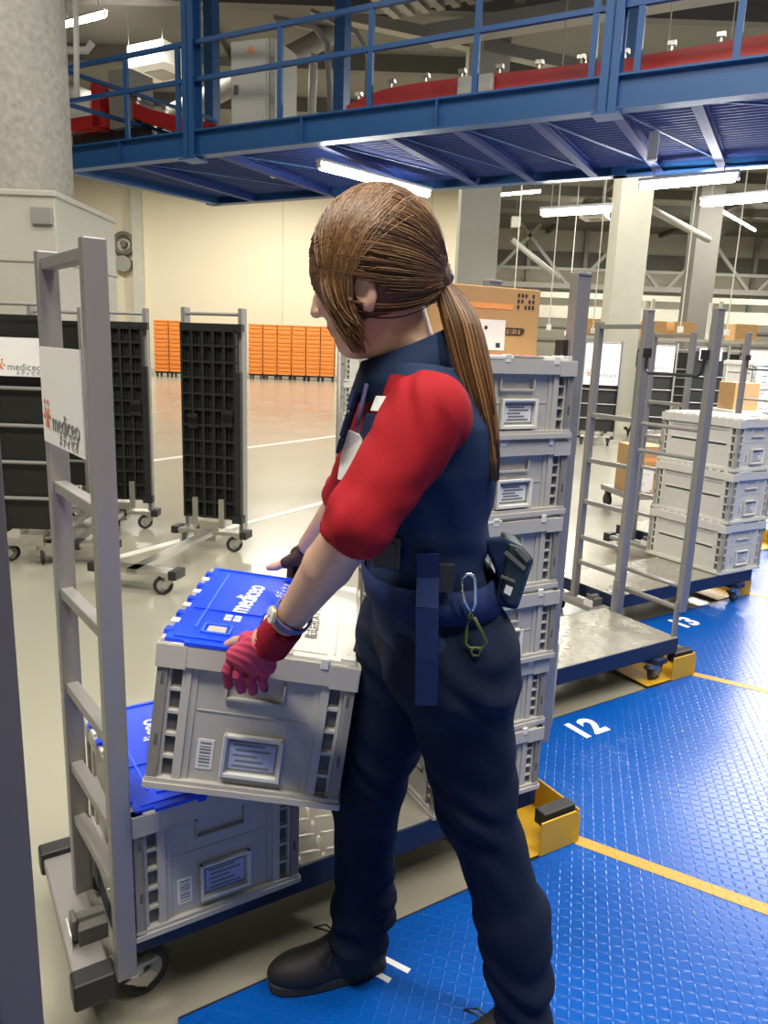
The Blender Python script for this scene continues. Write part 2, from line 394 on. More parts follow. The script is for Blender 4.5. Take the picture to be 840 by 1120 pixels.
# columns
def column(name, px0, px1, py, Y, label, mt, zt=7.7):
    x0, x1 = at(px0, py, Y)[0], at(px1, py, Y)[0]; w = x1-x0
    mb = MB(); mb.box(-w/2, w/2, 0, w, 0, zt); mb.box(-w/2-.04, w/2+.04, -.04, w+.04, 0, 1.1, 0)
    o = mb.build(name, mt); o.location = ((x0+x1)/2, Y, 0); o['kind'] = 'structure'; return o
column('trim_5', 503, 546, 250, 15.5, '', M['concrete_far'])
column('trim_6', 676, 711, 250, 18.6, '', M['concrete_far'])
column('trim_7', 763, 789, 250, 27, '', M['dark_duct'])
# big round concrete column at the left with its boxed-in foot
cx = at(71, 130, 7.6)[0]
root = empty('concrete_column', (cx-.55, 7.6, 0)); tag(root, 'thick round bare concrete column at the left with a panelled square foot', 'column', kind='structure')
mb = MB(); mb.tube([(0, 0, 0), (0, 0, 7.6)], .56, 40); mb.build('shaft', M['concrete'], root, smooth=True)
mb = MB(); mb.box(-.72, .72, -.72, .72, 0, 2.58); mb.box(-.74, .74, -.74, .74, 2.55, 2.6)
mb.box(-.73, .73, -.73, .73, 1.3, 1.32, 1); mb.box(-.73, .73, -.73, .73, 2.0, 2.02, 1); mb.build('foot_casing', [M['concrete_far'], M['duct']], root, bevel=.01)
mb = MB(); mb.box(.52, .70, -.76, -.72, 2.32, 2.46); mb.box(-.2, .06, -.76, -.72, 2.2, 2.34); mb.build('junction_box', M['duct'], root, bevel=.005)

# wall fittings
P = at(134, 266, 30.2)
root = empty('alarm_bell', (P[0], 30.34, P[2]-.4)); tag(root, 'small round fire alarm bell with lamp under it on the cream wall', 'alarm')
mb = MB(); mb.tube([(.36*math.cos(t), -.05, .4+.36*math.sin(t)) for t in np.linspace(0, 2*math.pi, 24, endpoint=False)], .09, 8, 0, True); mb.cyl((0, .15, .4), (0, -.1, .4), .12, 16); mb.build('ring', M['dark_duct'], root)
mb = MB(); mb.cyl((0, .15, -.35), (0, -.2, -.35), .3, 20); mb.build('lamp', M['duct'], root)

# ------------------------------------------------------------------ mezzanine walkway (blue steel)
ME = np.array([.882, -.472, 0]); MN = np.array([.472, .882, 0]); MP = np.array([-4.6, 11.17, 3.6])
MW, MT = 2.7, .30
mez = empty('mezzanine_walkway', (0, 0, 0)); mez.location = (MP[0], MP[1], 3.6); mez.rotation_euler = (0, 0, math.atan2(ME[1], ME[0]))
tag(mez, 'overhead blue steel walkway with pipe railing and corrugated blue underside', 'walkway')
def ml(px, py, off=0.):      # pixel -> local coordinates on the vertical plane 'off' metres behind the front edge
    P = onplane(px, py, MP+MN*off, MN)-MP; return float(P@ME), float(P[2])
LEN = 13.5
def ibeam(mb, a0, a1, v, h, w, axis='u'):
    t = .02
    if axis == 'u': mb.box(a0, a1, v-w/2, v+w/2, 0, t); mb.box(a0, a1, v-w/2, v+w/2, h-t, h); mb.box(a0, a1, v-.01, v+.01, t, h-t)
    else: mb.box(v-w/2, v+w/2, a0, a1, 0, t); mb.box(v-w/2, v+w/2, a0, a1, h-t, h); mb.box(v-.01, v+.01, a0, a1, t, h-t)
mb = MB(); ibeam(mb, -.1, LEN, 0, MT, .16)
for px in (135, 333, 478): u = ml(px, 170)[0]; mb.box(u-.01, u+.01, -.08, .08, .02, MT-.02)
mb.build('edge_beam', M['blue_steel'], mez)
mb = MB(); ibeam(mb, .4, LEN, MW, MT, .16); mb.build('edge_beam', M['blue_steel'], mez)
mb = MB(); mb.bar((-.05, 0, MT/2), (.42, MW, MT/2), .14, MT); mb.build('end_beam', M['blue_steel'], mez)
jo = [ml(px, py)[0] for px, py in ((140, 183), (235, 178), (345, 165), (420, 155), (495, 147), (580, 138), (670, 125), (760, 116))]+[LEN-1.2]
for u in jo:
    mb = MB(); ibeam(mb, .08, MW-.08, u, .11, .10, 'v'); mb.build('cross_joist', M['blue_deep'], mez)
mb = MB(); n = 26
for i in range(n):
    v0 = .1+(MW-.2)*i/n; v1 = v0+(MW-.2)/n
    mb.add([(.1+.15*v0, v0, .15), (LEN, v0, .15), (LEN, v0+.055, .10), (.1+.15*v0, v0+.055, .10), (.1+.15*v0, v1-.02, .10), (LEN, v1-.02, .10), (LEN, v1, .15), (.1+.15*v0, v1, .15)],
           [(0, 1, 2, 3), (3, 2, 5, 4), (4, 5, 6, 7)])
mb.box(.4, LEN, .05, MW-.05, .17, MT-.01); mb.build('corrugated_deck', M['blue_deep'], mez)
mb = MB()
for i in range(len(jo)-1): mb.tube([(jo[i], .15, .06), (jo[i+1], MW-.15, .06)], .012, 6)
mb.build('wind_brace', M['blue_steel'], mez)
RH = MT+1.02
for px in (140, 196, 306, 403, 516, 641, 689, 800):
    u = ml(px, 150)[0] if px < 700 else ml(px, 100)[0]
    mb = MB(); mb.box(u-.03, u+.03, -.02, .02, MT, RH); mb.build('railing_post', M['blue_steel'], mez)
for z in (RH-.03, MT+.58):
    mb = MB(); mb.box(0, LEN, -.025, .025, z-.025 if z > MT+.2 else MT, z+.025); mb.build('rail', M['blue_steel'], mez)
mb = MB(); mb.bar((0, 0, RH-.03), (.42, MW, RH-.03), .05, .05); mb.bar((0, 0, MT+.58), (.42, MW, MT+.58), .05, .05); mb.build('end_rail', M['blue_steel'], mez)
for px, py in ((211, 150), (666, 110)):
    u = ml(px, py)[0]; mb = MB(); w = .085
    mb.box(u-w, u+w, -w, -w+.02, -.02, 4.1); mb.box(u-w, u+w, w-.02, w, -.02, 4.1); mb.box(u-.01, u+.01, -w, w, -.02, 4.1); mb.box(u-.13, u+.13, -.12, .12, -.04, -.02)
    mb.build('hanger_post', M['blue_steel'], mez)
for px, py in ((232, 90), (374, 80), (694, 20)):
    u = ml(px, py, MW)[0]; mb = MB(); mb.box(u-.09, u+.09, MW-.09, MW+.09, 0, 4.1); mb.build('hanger_post', M['blue_steel'], mez)
# red roller conveyors up on the walkway
def conveyor(name, pts, off, label, width=.55, hgt=.22, legs=3, roll=60):
    """pts: (px, py) along the top edge of the near side rail"""
    L = [ml(x, y, off) for x, y in pts]
    rt = empty(name, mez.location, mez.rotation_euler.z); tag(rt, label, 'conveyor', 'red roller conveyors on the walkway')
    us = np.array([q[0] for q in L]); zs = np.array([q[1] for q in L])
    for w in (0, width):
        mb = MB()
        for i in range(len(L)-1):
            a = (us[i], off+w+(pts[i][2] if len(pts[i]) > 2 else 0), zs[i]-hgt/2); c = (us[i+1], off+w, zs[i+1]-hgt/2)
            mb.bar(a, c, .05, hgt)
        mb.build('side_rail', M['red_steel'], rt)
    mb = MB(); n = roll
    for i in range(n):
        u = us[0]+(us[-1]-us[0])*(i+.5)/n; z = np.interp(u, us, zs)-.09
        mb.cyl((u, off+.03, z), (u, off+width-.03, z), .03, 8)
    o = mb.build('rollers', M['duct'], rt, smooth=True); o['kind'] = 'stuff'
    for i in range(legs):
        u = us[0]+(us[-1]-us[0])*(i+.6)/legs; z = np.interp(u, us, zs)-hgt
        mb = MB(); mb.box(u-.03, u+.03, off+.02, off+.08, MT-.02, z); mb.box(u-.03, u+.03, off+width-.08, off+width-.02, MT-.02, z); mb.box(u-.03, u+.03, off+.02, off+width-.02, MT+.1, MT+.15); mb.build('leg', M['black'], rt)
    for i in range(legs*2):
        u = us[0]+(us[-1]-us[0])*(i+.3)/legs/2; z = np.interp(u, us, zs); mb = MB(); mb.cyl((u, off, z-.02), (u, off, z+.06), .02, 8); mb.box(u-.04, u+.04, off-.03, off+.03, z+.05, z+.09)
        mb.build('sensor_bracket', M['chrome'], rt)
    return rt
conveyor('roller_conveyor', [(382, 116), (400, 106), (425, 97), (460, 91), (500, 86), (590, 76), (690, 64), (770, 50), (850, 36), (950, 20)], .9, 'red sided roller conveyor curving along the right half of the blue walkway', legs=6, roll=90)
conveyor('roller_conveyor', [(112, 98), (140, 110), (165, 120), (200, 129), (236, 136)], 1.2, 'red sided conveyor ramp at the left end of the blue walkway', hgt=.2, legs=2, roll=24)
# drive unit at the conveyor's bend
u, z = ml(520, 95, .8); rt = empty('conveyor_motor', mez.location, mez.rotation_euler.z); tag(rt, 'grey drive motor box on the red conveyor behind the railing', 'motor')
mb = MB(); mb.box(u-.22, u+.2, .78, .86, z-.12, z+.12); mb.build('housing', M['grey_box'], rt, bevel=.02)
mb = MB(); mb.cyl((u-.3, .82, z-.16), (u+.26, .82, z-.16), .07, 12); mb.build('drive_shaft', M['duct'], rt)
# red machine frame and its guard at the far left of the walkway
u, z = ml(86, 120, 1.0); rt = empty('red_lifter', mez.location, mez.rotation_euler.z); tag(rt, 'red machine frame with a pale drum beside the concrete column overhead', 'machine')
mb = MB(); mb.box(u-.5, u+.55, 1.0, 1.1, z-.28, z-.1); mb.box(u+.28, u+.45, 1.0, 1.6, z-.3, z+.34); mb.box(u-.5, u+.4, 1.5, 1.6, z-.3, z-.12); mb.build('frame', M['red_steel'], rt, bevel=.01)
mb = MB(); mb.cyl((u-.4, 1.2, z+.05), (u+.2, 1.2, z+.02), .17, 16); mb.box(u-.45, u+.25, 1.02, 1.4, z-.1, z-.06); mb.build('drum', M['lamp_body'], rt, smooth=False)
mb = MB(); mb.box(u+.55, u+.95, 1.1, 1.6, z-.3, z+.5); mb.build('guard_cage', M['duct'], rt)
mb = MB(); mb.box(u-.4, u+1.1, 1.2, 1.4, MT-.0, z-.27); mb.build('stand', M['black'], rt)
# control cabinet
P0 = gp(276, 141, 3.95); Yc = P0[1]
x0, x1 = at(249, 100, Yc)[0], at(303, 100, Yc)[0]; zt = at(276, 42, Yc)[2]
rt = empty('control_cabinet', ((x0+x1)/2, Yc, 3.94), R(-20)); tag(rt, 'tall grey steel control cabinet standing on the blue walkway', 'cabinet'); w = (x1-x0)*.5; H = zt-3.95
mb = MB(); mb.box(-w, w*.72, 0, .6, 0, H); mb.box(w*.72, w, 0.02, .6, 0, H, 1); mb.build('body', [M['grey_box'], M['duct']], rt, bevel=.01)
mb = MB(); mb.box(-w+.03, w*.66, -.03, 0, .04, H-.04); d = mb.build('door', M['grey_box'], rt, bevel=.006)
mb = MB(); mb.box(-w*.75, -w*.6, -.06, -.03, H*.4, H*.5); mb.build('handle', M['dark_duct'], d)
mb = MB(); mb.add([(-.07, -.034, H*.84), (.07, -.034, H*.84), (0, -.034, H*.93)], [(0, 1, 2)]); mb.build('warning_sticker', M['ink_orange'], rt)

# ceiling services seen above the walkway
def pipe(name, pts, r, mt, label, cat, n=10):
    mb = MB(); mb.tube(pts, r, n); o = mb.build(name, mt, smooth=True); tag(o, label, cat); return o
def hp(px, py, Y): return at(px, py, Y)
P = [hp(100, 132, 14), hp(190, 116, 14), hp(330, 66, 14), hp(430, 20, 14)]
pipe('air_duct', [hp(75, 100, 19), hp(180, 150, 15.5)], .22, M['grey_box'], 'fat pale insulated duct sloping behind the left railing', 'duct', 20)
pipe('air_duct', [hp(185, 128, 16), hp(335, 52, 17), hp(480, -30, 18)], .2, M['duct'], 'long grey round duct running under the ceiling behind the cabinet', 'duct', 20)
pipe('conduit_pipe', [hp(66, 55, 12), hp(95, 55, 12), hp(101, 46, 12)], .05, M['lamp_body'], 'short white bent pipe beside the lamp at top left', 'pipe')
pipe('conduit_pipe', [hp(300, 20, 13), hp(345, 30, 13), hp(358, 48, 13), hp(362, 125, 13)], .05, M['duct'], 'grey conduit bending down to the walkway right of the cabinet', 'pipe')
pipe('conduit_pipe', [hp(340, 12, 13), hp(390, 35, 13), hp(403, 60, 13), hp(400, 120, 13)], .04, M['duct'], 'second grey conduit dropping behind the railing', 'pipe')
pipe('conduit_pipe', [hp(343, 60, 13.4), hp(341, 128, 13.4)], .07, M['grey_box'], 'pale straight riser pipe right of the cabinet', 'pipe')
pipe('drop_cable', [hp(83, 0, 10.5), hp(84, 105, 10.5)], .035, M['lamp_body'], 'white vertical riser in front of the red machine', 'pipe')
for i, (a, c, w, lab) in enumerate((((330, 8), (640, 75), .32, 'broad grey steel beam under the roof crossing behind the red conveyor'), ((470, 40), (900, -30), .5, 'flat pale cable tray rising to the right above the conveyor'))):
    mb = MB(); mb.bar(hp(*a, 17-i*3), hp(*c, 15-i*3), w, .2); 
    rt = mb.build('roof_beam' if i == 0 else 'cable_tray', M['duct']); tag(rt, lab, 'beam' if i == 0 else 'tray')
# corrugated roof lining panels (ribbed)
P1, P2 = at(420, 60, 15), at(640, 0, 15)
mb = MB()
for i in range(26): mb.box(-3.5+.28*i, -3.5+.28*i+.13, -1.6, 1.6, -.07, .0)
mb.box(-3.6, 3.8, -1.6, 1.6, 0, .03)
o = mb.build('roof_lining', [M['duct']]); o.location = (2.2, 11.5, 7.0); o.rotation_euler = (0, 0, R(-28)); tag(o, 'ribbed metal lining panel hanging under the roof above the red conveyor', 'panel')
# air conditioner cassettes
for k, (px, py, lab) in enumerate(((178, 82, 'square white ceiling air conditioner behind the left railing'), (690, 240, 'flat white ceiling air conditioner between the two pale columns'))):
    P = gp(px if k == 0 else 651, py, 6.6 if k == 0 else 6.9)
    rt = empty('ceiling_air_conditioner', (P[0], P[1], P[2]), R(-28)); tag(rt, lab, 'air conditioner', 'ceiling air conditioners')
    mb = MB(); mb.box(-.55, .55, -.55, .55, 0, .06); mb.box(-.48, .48, -.48, .48, .06, .45); mb.build('casing', M['lamp_body'], rt, bevel=.02)
    mb = MB(); mb.box(-.25, .25, -.25, .25, -.012, 0)
    mb.build('intake_grille', M['duct'], rt)
    for sx, sy in ((-1, -1), (-1, 1), (1, -1), (1, 1)): mb = MB(); mb.cyl((sx*.45, sy*.45, .4), (sx*.45, sy*.45, 1.1), .01, 6); mb.build('suspension_rod', M['duct'], rt)
# long lamps
def lamp(p, q, label, hang=True, em='tube'):
    p, q = np.array(p), np.array(q); L = np.linalg.norm(q-p); rt = empty('ceiling_lamp', (p+q)/2, math.atan2(q[1]-p[1], q[0]-p[0])); tag(rt, label, 'lamp', 'long fluorescent ceiling lamps')
    mb = MB(); mb.box(-L/2, L/2, -.05, .05, .035, .075); mb.box(-L/2, -L/2+.03, -.03, .03, -.04, .04); mb.box(L/2-.03, L/2, -.03, .03, -.04, .04); mb.build('housing', M['lamp_body'], rt, bevel=.008)
    mb = MB(); mb.tube([(-L/2+.05, 0, -.01), (L/2-.05, 0, -.01)], .045, 10); mb.build('tube', M[em], rt, smooth=True)
    if hang:
        for s in (-1, 1): mb = MB(); mb.cyl((s*L*.35, 0, .075), (s*L*.35, 0, 7.68-p[2]), .008, 6); mb.build('hanging_rod', M['duct'], rt)
    return rt
def L2(a, c, z, label, **k): return lamp(gp(*a, z), gp(*c, z), label, **k)
L2((348, 180), (470, 212), 3.46, 'bright lamp fixed under the blue walkway just above the worker', hang=False)
L2((699, 203), (809, 193), 3.42, 'bright lamp right of the second column, just under the walkway edge', em='tube_bright')
L2((766, 222), (850, 214), 3.42, 'lamp at the right edge of the photo under the walkway', em='tube_bright')
L2((591, 233), (671, 228), 3.42, 'lamp hanging between the two pale columns')
L2((546, 213), (592, 209), 7.0, 'lamp touching the right side of the first pale column')
L2((460, 240), (502, 237), 7.0, 'lamp just left of the first pale column')
L2((790, 231), (826, 252), 7.0, 'thin slanting lamp far back below the right hand lamps')
P, Q = gp(66, 28, 7.0), gp(116, 15, 7.0); lamp(P, Q, 'lamp at top left beside the concrete column')
# emergency lamp box under the walkway, and one white sensor
u, z = ml(713, 172, 1.2); rt = empty('emergency_light', mez.location, mez.rotation_euler.z); tag(rt, 'small upright white emergency light hanging under the right part of the walkway', 'light')
mb = MB(); mb.box(u-.05, u+.05, 1.16, 1.24, -.18, .16); mb.build('casing', M['lamp_body'], rt, bevel=.01); mb = MB(); mb.cyl((u, 1.2, .16), (u, 1.2, .23), .02, 8); mb.build('stem', M['duct'], rt)
u, z = ml(300, 198, 1.6); rt = empty('motion_sensor', mez.location, mez.rotation_euler.z); tag(rt, 'tiny white sensor box under the left part of the walkway', 'sensor')
mb = MB(); mb.box(u-.05, u+.05, 1.55, 1.65, .08, .2); mb.build('casing', M['lamp_body'], rt, bevel=.01); mb = MB(); mb.cyl((u, 1.6, .2), (u, 1.6, .24), .02, 8); mb.build('stem', M['duct'], rt)
# pull cords with drop sockets in the far hall
for i, (px, py, Y) in enumerate(((564, 300, 20), (605, 300, 22), (653, 310, 24), (750, 310, 20), (803, 300, 21), (625, 300, 28))):
    P = at(px, py, Y); mb = MB(); mb.tube([(P[0], Y, 2.0), (P[0], Y, 7.7)], .016, 6); rt = empty('hanging_socket', (0, 0, 0)); rt.location = (P[0], Y, 2.0)
    mb = MB(); mb.tube([(0, 0, 0.15), (0, 0, 5.7)], .016, 6); mb.build('cord', M['cable'], rt)
    mb = MB(); mb.box(-.06, .06, -.06, .06, 0, .16); mb.build('socket', M['lamp_body'], rt, bevel=.01)
    tag(rt, 'pale cord with a socket hanging from the ceiling in the far hall', 'socket', 'drop cords in the far hall')
for px, py, lab in ((564, 243, 'small white speaker box hanging right of the first column'), (775, 236, 'small white detector hanging under the far lamp')):
    P = gp(px, py, 6.4); rt = empty('ceiling_speaker', tuple(P)); tag(rt, lab, 'speaker'); mb = MB(); mb.box(-.18, .18, -.15, .15, -.2, .2); mb.build('box', M['lamp_body'], rt, bevel=.02); mb = MB(); mb.cyl((0, 0, .2), (0, 0, 1.28), .015, 6); mb.build('rod', M['duct'], rt)
for a, c, Y0, Y1, lab in (((560, 262), (612, 305), 30, 30, 'left slanting brace beside the first column'), ((686, 215), (775, 262), 22, 26, 'long slanting pipe from the second column')):
    mb = MB(); mb.tube([hp(*a, Y0), hp(*c, Y1)], .11, 12); o = mb.build('roof_brace', M['duct'], smooth=True); tag(o, lab, 'brace')

# ------------------------------------------------------------------ blue checker-plate loading deck with saw-tooth edge
DD = np.array([.815, 1.205, 0]); DA = np.array([-.391, 1.298, 0]); DB = np.array([.598, 1.934, 0])
YL = np.array([.86, -.51, 0]); YL /= np.linalg.norm(YL)
dock = empty('loading_deck', (float(DB[0]), float(DB[1]), 0)); tag(dock, 'blue checker plate loading deck with saw tooth edge and yellow lines', 'deck')
for k in range(-1, 8):
    A, B_ = DA+DD*k, DB+DD*k; B0 = DB+DD*(k-1)
    far = 7.0
    poly = [B0, A, B_, B_+YL*far, B0+YL*far]
    mb = MB(); mb.prism([tuple((q-DB)[:2]) for q in poly], 0, .012); mb.build('bay_plate', M['plate_blue'], dock)
    s = np.array([-YL[1], YL[0], 0])*.022
    mb = MB(); mb.prism([tuple((q-DB)[:2]) for q in (B_-s, B_+YL*far-s, B_+YL*far+s, B_+s)], .0122, .0132); mb.build('yellow_line', M['plate_yellow'], dock)
    mb = MB(); mb.bar(tuple(A-DB+np.array([0, 0, .006])), tuple(B_-DB+np.array([0, 0, .006])), .006, .0125)
    mb.build('edge_strip', M['navy_steel'], dock)
def bay_number(s, px, py, size, sk=0):
    P = gp(px, py, .0125)-DB; mb = MB(); text_into(mb, s, size, (P[0], P[1], .0128), (math.cos(R(33)), math.sin(R(33)), 0), (-math.sin(R(33)), math.cos(R(33)), 0), 0, spacing=1.05, bold=.006); mb.build('bay_number', M['white_ink'], dock)
bay_number('12', 641, 797, .15); bay_number('13', 749, 681, .16)
P = gp(423, 1062, .0125)-DB
mb = MB()
for s in (-.022, .03): c = P+np.array([math.cos(R(33)), math.sin(R(33)), 0])*s; d = YL*.05; mb.bar(tuple(c-d+np.array([0, 0, .0006])), tuple(c+d*.6+np.array([0, 0, .0006])), .015, .0012)
mb.build('bay_number', M['white_ink'], dock)
for k in range(-1, 5):        # yellow folded stop at the end of each bay
    P = DB+DD*k
    rt = empty('bay_stop', tuple(P), R(31)); tag(rt, {0: 'yellow steel stop behind the worker at the near cart corner', 1: 'yellow steel stop at the corner of the empty metal decked cart', 2: 'yellow steel stop under the cart with three pale crates'}.get(k, 'yellow steel stop farther along the blue deck'), 'stop', 'yellow bay stops along the blue deck')
    mb = MB(); mb.prism([(-.15, 0), (0, 0), (0, .085), (-.02, .105), (-.15, .105)], 0, .006)
    mb.v = [(x, -z, y+.012) for x, y, z in mb.v]
    mb.box(-.006, 0, 0, .24, .012, .115); mb.box(-.30, 0, 0, .24, .012, .018); mb.box(-.30, 0, .235, .24, .012, .06); mb.build('plate', M['yellow'], rt, bevel=.002)
    mb = MB(); mb.box(-.13, -.01, .008, .05, .085, .13); mb.build('rubber_pad', M['black'], rt, bevel=.004)
# ------------------------------------------------------------------ folding crates
def crate_face(mb, w, h, handle=True, split=False, n_r=5):
    """detail of one side: x along it, y outward, z up (added through mb.M)"""
    rim = .042 if h > .24 else .034; tp = h-rim; bt = .02
    mb.box(0, w, -.018, -.014, 0, h, 0)
    for s in (0, 1):
        X = (lambda a, c: (a, c)) if s == 0 else (lambda a, c: (w-c, w-a))
        mb.box(*X(0, .020), -.02, 0, 0, tp)                       # corner post
        mb.box(*X(.020, .026), -.02, -.006, bt, tp)
        for i in range(n_r):                                      # ladder of recesses
            z = bt+(tp-bt)*(i+.5)/n_r; mb.box(*X(.026, .046), -.02, -.005, z+(tp-bt)/n_r*.36, z+(tp-bt)/n_r*.5)
            mb.box(*X(.027, .045), -.0139, -.0132, z-(tp-bt)/n_r*.42, z+(tp-bt)/n_r*.28, 1)
        mb.box(*X(.046, .062), -.02, -.003, bt, tp); mb.box(*X(.062, .074), -.02, -.008, bt, tp)
        for i, z in enumerate((.30, .72)):
            mb.box(*X(.008, .014), -.001, .0006, h*z, h*z+.022, 1)
    c0, c1 = .074, w-.074
    hz0, hz1 = tp-.05 if h > .24 else tp-.036, tp-.012
    if handle:
        a, c = w*.36, w*.64
        mb.box(c0, a, -.02, -.011, bt, tp); mb.box(c, c1, -.02, -.011, bt, tp); mb.box(a, c, -.02, -.011, bt, hz0); mb.box(a, c, -.02, -.011, hz1, tp)
        mb.box(a, c, -.0138, -.0165, hz0, hz1, 0)
        for q in ((a-.004, a), (c, c+.004)): mb.box(*q, -.012, -.003, hz0-.004, hz1)
        mb.box(a-.004, c+.004, -.012, -.003, hz0-.005, hz0)
        mb.box(c0+.004, c1-.004, -.012, -.0095, hz0-.035, hz0-.032)
    elif split:
        mid = h*.5
        mb.box(c0, c1, -.02, -.009, bt, mid-.006); mb.box(c0, c1, -.02, -.009, mid+.006, tp)
        mb.box(c0, c1, -.0138, -.013, mid-.006, mid+.006, 1); mb.box(c0, c1, -.012, -.003, mid+.006, mid+.014); mb.box(c0, c1, -.012, -.004, tp-.02, tp-.014)
    mb.box(-.002, w+.002, -.02, .003, tp, h)                       # rim
    mb.box(-.003, .05, -.02, .0045, tp-.004, h-.002); mb.box(w-.05, w+.003, -.02, .0045, tp-.004, h-.002)
    mb.box(-.003, w+.003, -.02, .005, 0, .012); mb.box(0, w, -.02, .001, .012, bt)
def seam(W_, L_): return [(.45*W_, 0), (.45*W_, .40*L_), (.50*W_, .46*L_), (.60*W_, .50*L_), (.62*W_, .56*L_), (.62*W_, L_)]
def make_crate(W_, L_, H_, left='lid_blue', right='lid_white', text=True, card='card_blue', closed_top=True, name='folding_crate'):
    rt = empty(name)
    mb = MB()
    mb.frame((0, 0, 0), (1, 0, 0), (0, -1, 0), (0, 0, 1)); crate_face(mb, W_, H_)
    mb.frame((W_, L_, 0), (-1, 0, 0), (0, 1, 0), (0, 0, 1)); crate_face(mb, W_, H_)
    mb.frame((W_, 0, 0), (0, 1, 0), (1, 0, 0), (0, 0, 1)); crate_face(mb, L_, H_, False, True)
    mb.frame((0, L_, 0), (0, -1, 0), (-1, 0, 0), (0, 0, 1)); crate_face(mb, L_, H_, False, True)
    mb.M = Matrix.Identity(4); mb.box(.01, W_-.01, .01, L_-.01, .001, .012)
    mb.build('body', [M['crate'], M['crate_shade']], rt, bevel=.0012)
    z0, z1 = H_-.004, H_+.007
    sm = seam(W_, L_); e = .006
    lp = [(e, e), ] + [(x-.0015, max(e, min(y, L_-e))) for x, y in sm] + [(e, L_-e)]
    mb = MB(); mb.prism(lp, z0, z1); b = mb
    mb.box(.045, .050, .07, L_-.05, z1, z1+.003, 1)
    for q in ((.06, .115, .05, .055), (.06, .115, .095, .10), (.06, .065, .05, .10), (.11, .115, .05, .10)): b.box(*q, z1, z1+.004, 1)
    b.box(.07, .105, .06, .09, z1, z1+.0025, 2)
    for q in ((.02, .44*W_, .016, .022), (.02, .6*W_, L_-.024, L_-.018), (.02, .44*W_, .36*L_, .37*L_)): b.box(*q, z1, z1+.003)
    b.box(.36*W_, .41*W_, -.004, .02, z0-.004, z1+.004); b.box(.12*W_, .43*W_, -.004, e, z0+.003, z1)
    for i in range(9): b.box(-.004, .012, .04+i*.048, .062+i*.048, z0-.002, z1+.002, 3 if i % 2 else 0)
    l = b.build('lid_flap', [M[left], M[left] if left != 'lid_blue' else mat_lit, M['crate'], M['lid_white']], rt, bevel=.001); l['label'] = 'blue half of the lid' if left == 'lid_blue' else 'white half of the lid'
    if text:
        mb = MB(); text_into(mb, 'mediceo', .062, (.115, .29, z1+.0006), (0.08, .997, 0), (-.997, .08, 0), 0, spacing=.95, bold=.0009); 
        text_into(mb, 'メディセオ', .024, (.185, .38, z1+.0006), (.1, .995, 0), (-.995, .1, 0), 0)
        mb.build('lettering', M['white_ink'], l); mb = MB()
        for a in range(4):
            t = a*math.pi/2+.78; c = Vector((.105+.013*math.cos(t), .150+.013*math.sin(t), z1+.0006)); mb.box(c.x-.007, c.x+.007, c.y-.007, c.y+.007, z1, z1+.0012)
        mb.build('logo_mark', M['white_ink'], l)
    rp = [(x+.0015, max(e, min(y, L_-e))) for x, y in sm] + [(W_-e, L_-e), (W_-e, e)]
    mb = MB(); mb.prism(rp, z0, z1-.001)
    for q in ((W_-.05, W_-.045, .03, L_-.03), (W_*.66, W_-.06, .025, .03), (.66*W_, W_-.06, L_-.035, L_-.03)): mb.box(*q, z1-.001, z1+.002)
    mb.box(W_-.035, W_-.008, .006, .05, z1-.001, z1+.004); mb.box(W_-.07, W_-.055, -.005, .012, z0-.006, z1+.002); mb.cyl((W_-.022, .03, z1), (W_-.022, .03, z1+.005), .004, 8)
    mb.box(.53*W_, .66*W_, .005, .03, z1-.001, z1+.001, 1)
    r_ = mb.build('lid_flap', [M[right], M['crate']], rt, bevel=.001); r_['label'] = 'white half of the lid'
    if text:
        mb = MB(); text_into(mb, '株式会社メディセオ専用', .028, (W_*.74, .25, z1+.0006), (0, 1, 0), (-1, 0, 0), 0, spacing=1.0); mb.build('lettering', M['ink_grey'], r_)
    # card holder and its card
    a, c, lo, hi = W_*.37, W_*.68, H_*.13, H_*.13+min(.085, H_*.38)
    mb = MB()
    for q in ((a, c, lo, lo+.008), (a, c, hi-.006, hi), (a, a+.007, lo, hi), (c-.007, c, lo, hi)): mb.box(q[0], q[1], -.001, .0105, q[2], q[3])
    mb.box(a, c, .0085, .0105, lo, hi); mb.box(a, a+.004, -.003, .0105, lo, hi); mb.box(c-.004, c, -.003, .0105, lo, hi)
    hd = mb.build('card_holder', M['lid_white'], rt, bevel=.0012)
    mb = MB(); mb.box(a+.012, c-.012, .0078, .0086, lo+.014, hi-.012)
    for i in range(5):
        z = lo+.022+(hi-lo-.042)*i/4; mb.box(a+.02+.004*(i % 2), c-.022-.012*((i*7) % 3), .0074, .0080, z-.0022, z+.0022, 1)
    for q in ((a+.010, c-.010, lo+.012, lo+.016), (a+.010, c-.010, hi-.016, hi-.012), (a+.010, a+.013, lo+.012, hi-.012), (c-.013, c-.010, lo+.012, hi-.012)): mb.box(q[0], q[1], .0072, .0081, q[2], q[3], 2)
    mb.build('card', [M[card], M['ink_grey'], M['ink_grey']], hd)
    mb = MB(); a, c = W_*.24, W_*.325; lo, hi = H_*.15, H_*.15+min(.06, H_*.26); mb.box(a, c, .0098, .0112, lo, hi)
    for i in range(8):
        z = lo+.006+(hi-lo-.012)*i/7.5; mb.box(a+.005, c-.005, .0094, .0099, z, z+(.0035 if i % 3 else .002), 1)
    mb.build('barcode_label', [M['paper'], M['ink_grey']], rt)
    return rt
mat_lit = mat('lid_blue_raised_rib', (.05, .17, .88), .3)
tall = make_crate(.36, .50, .285)
def place(o, loc, rot=(0, 0, 0), label='', cat='crate', group=None):
    o.location = tuple(loc); o.rotation_euler = rot; tag(o, label, cat, group); return o
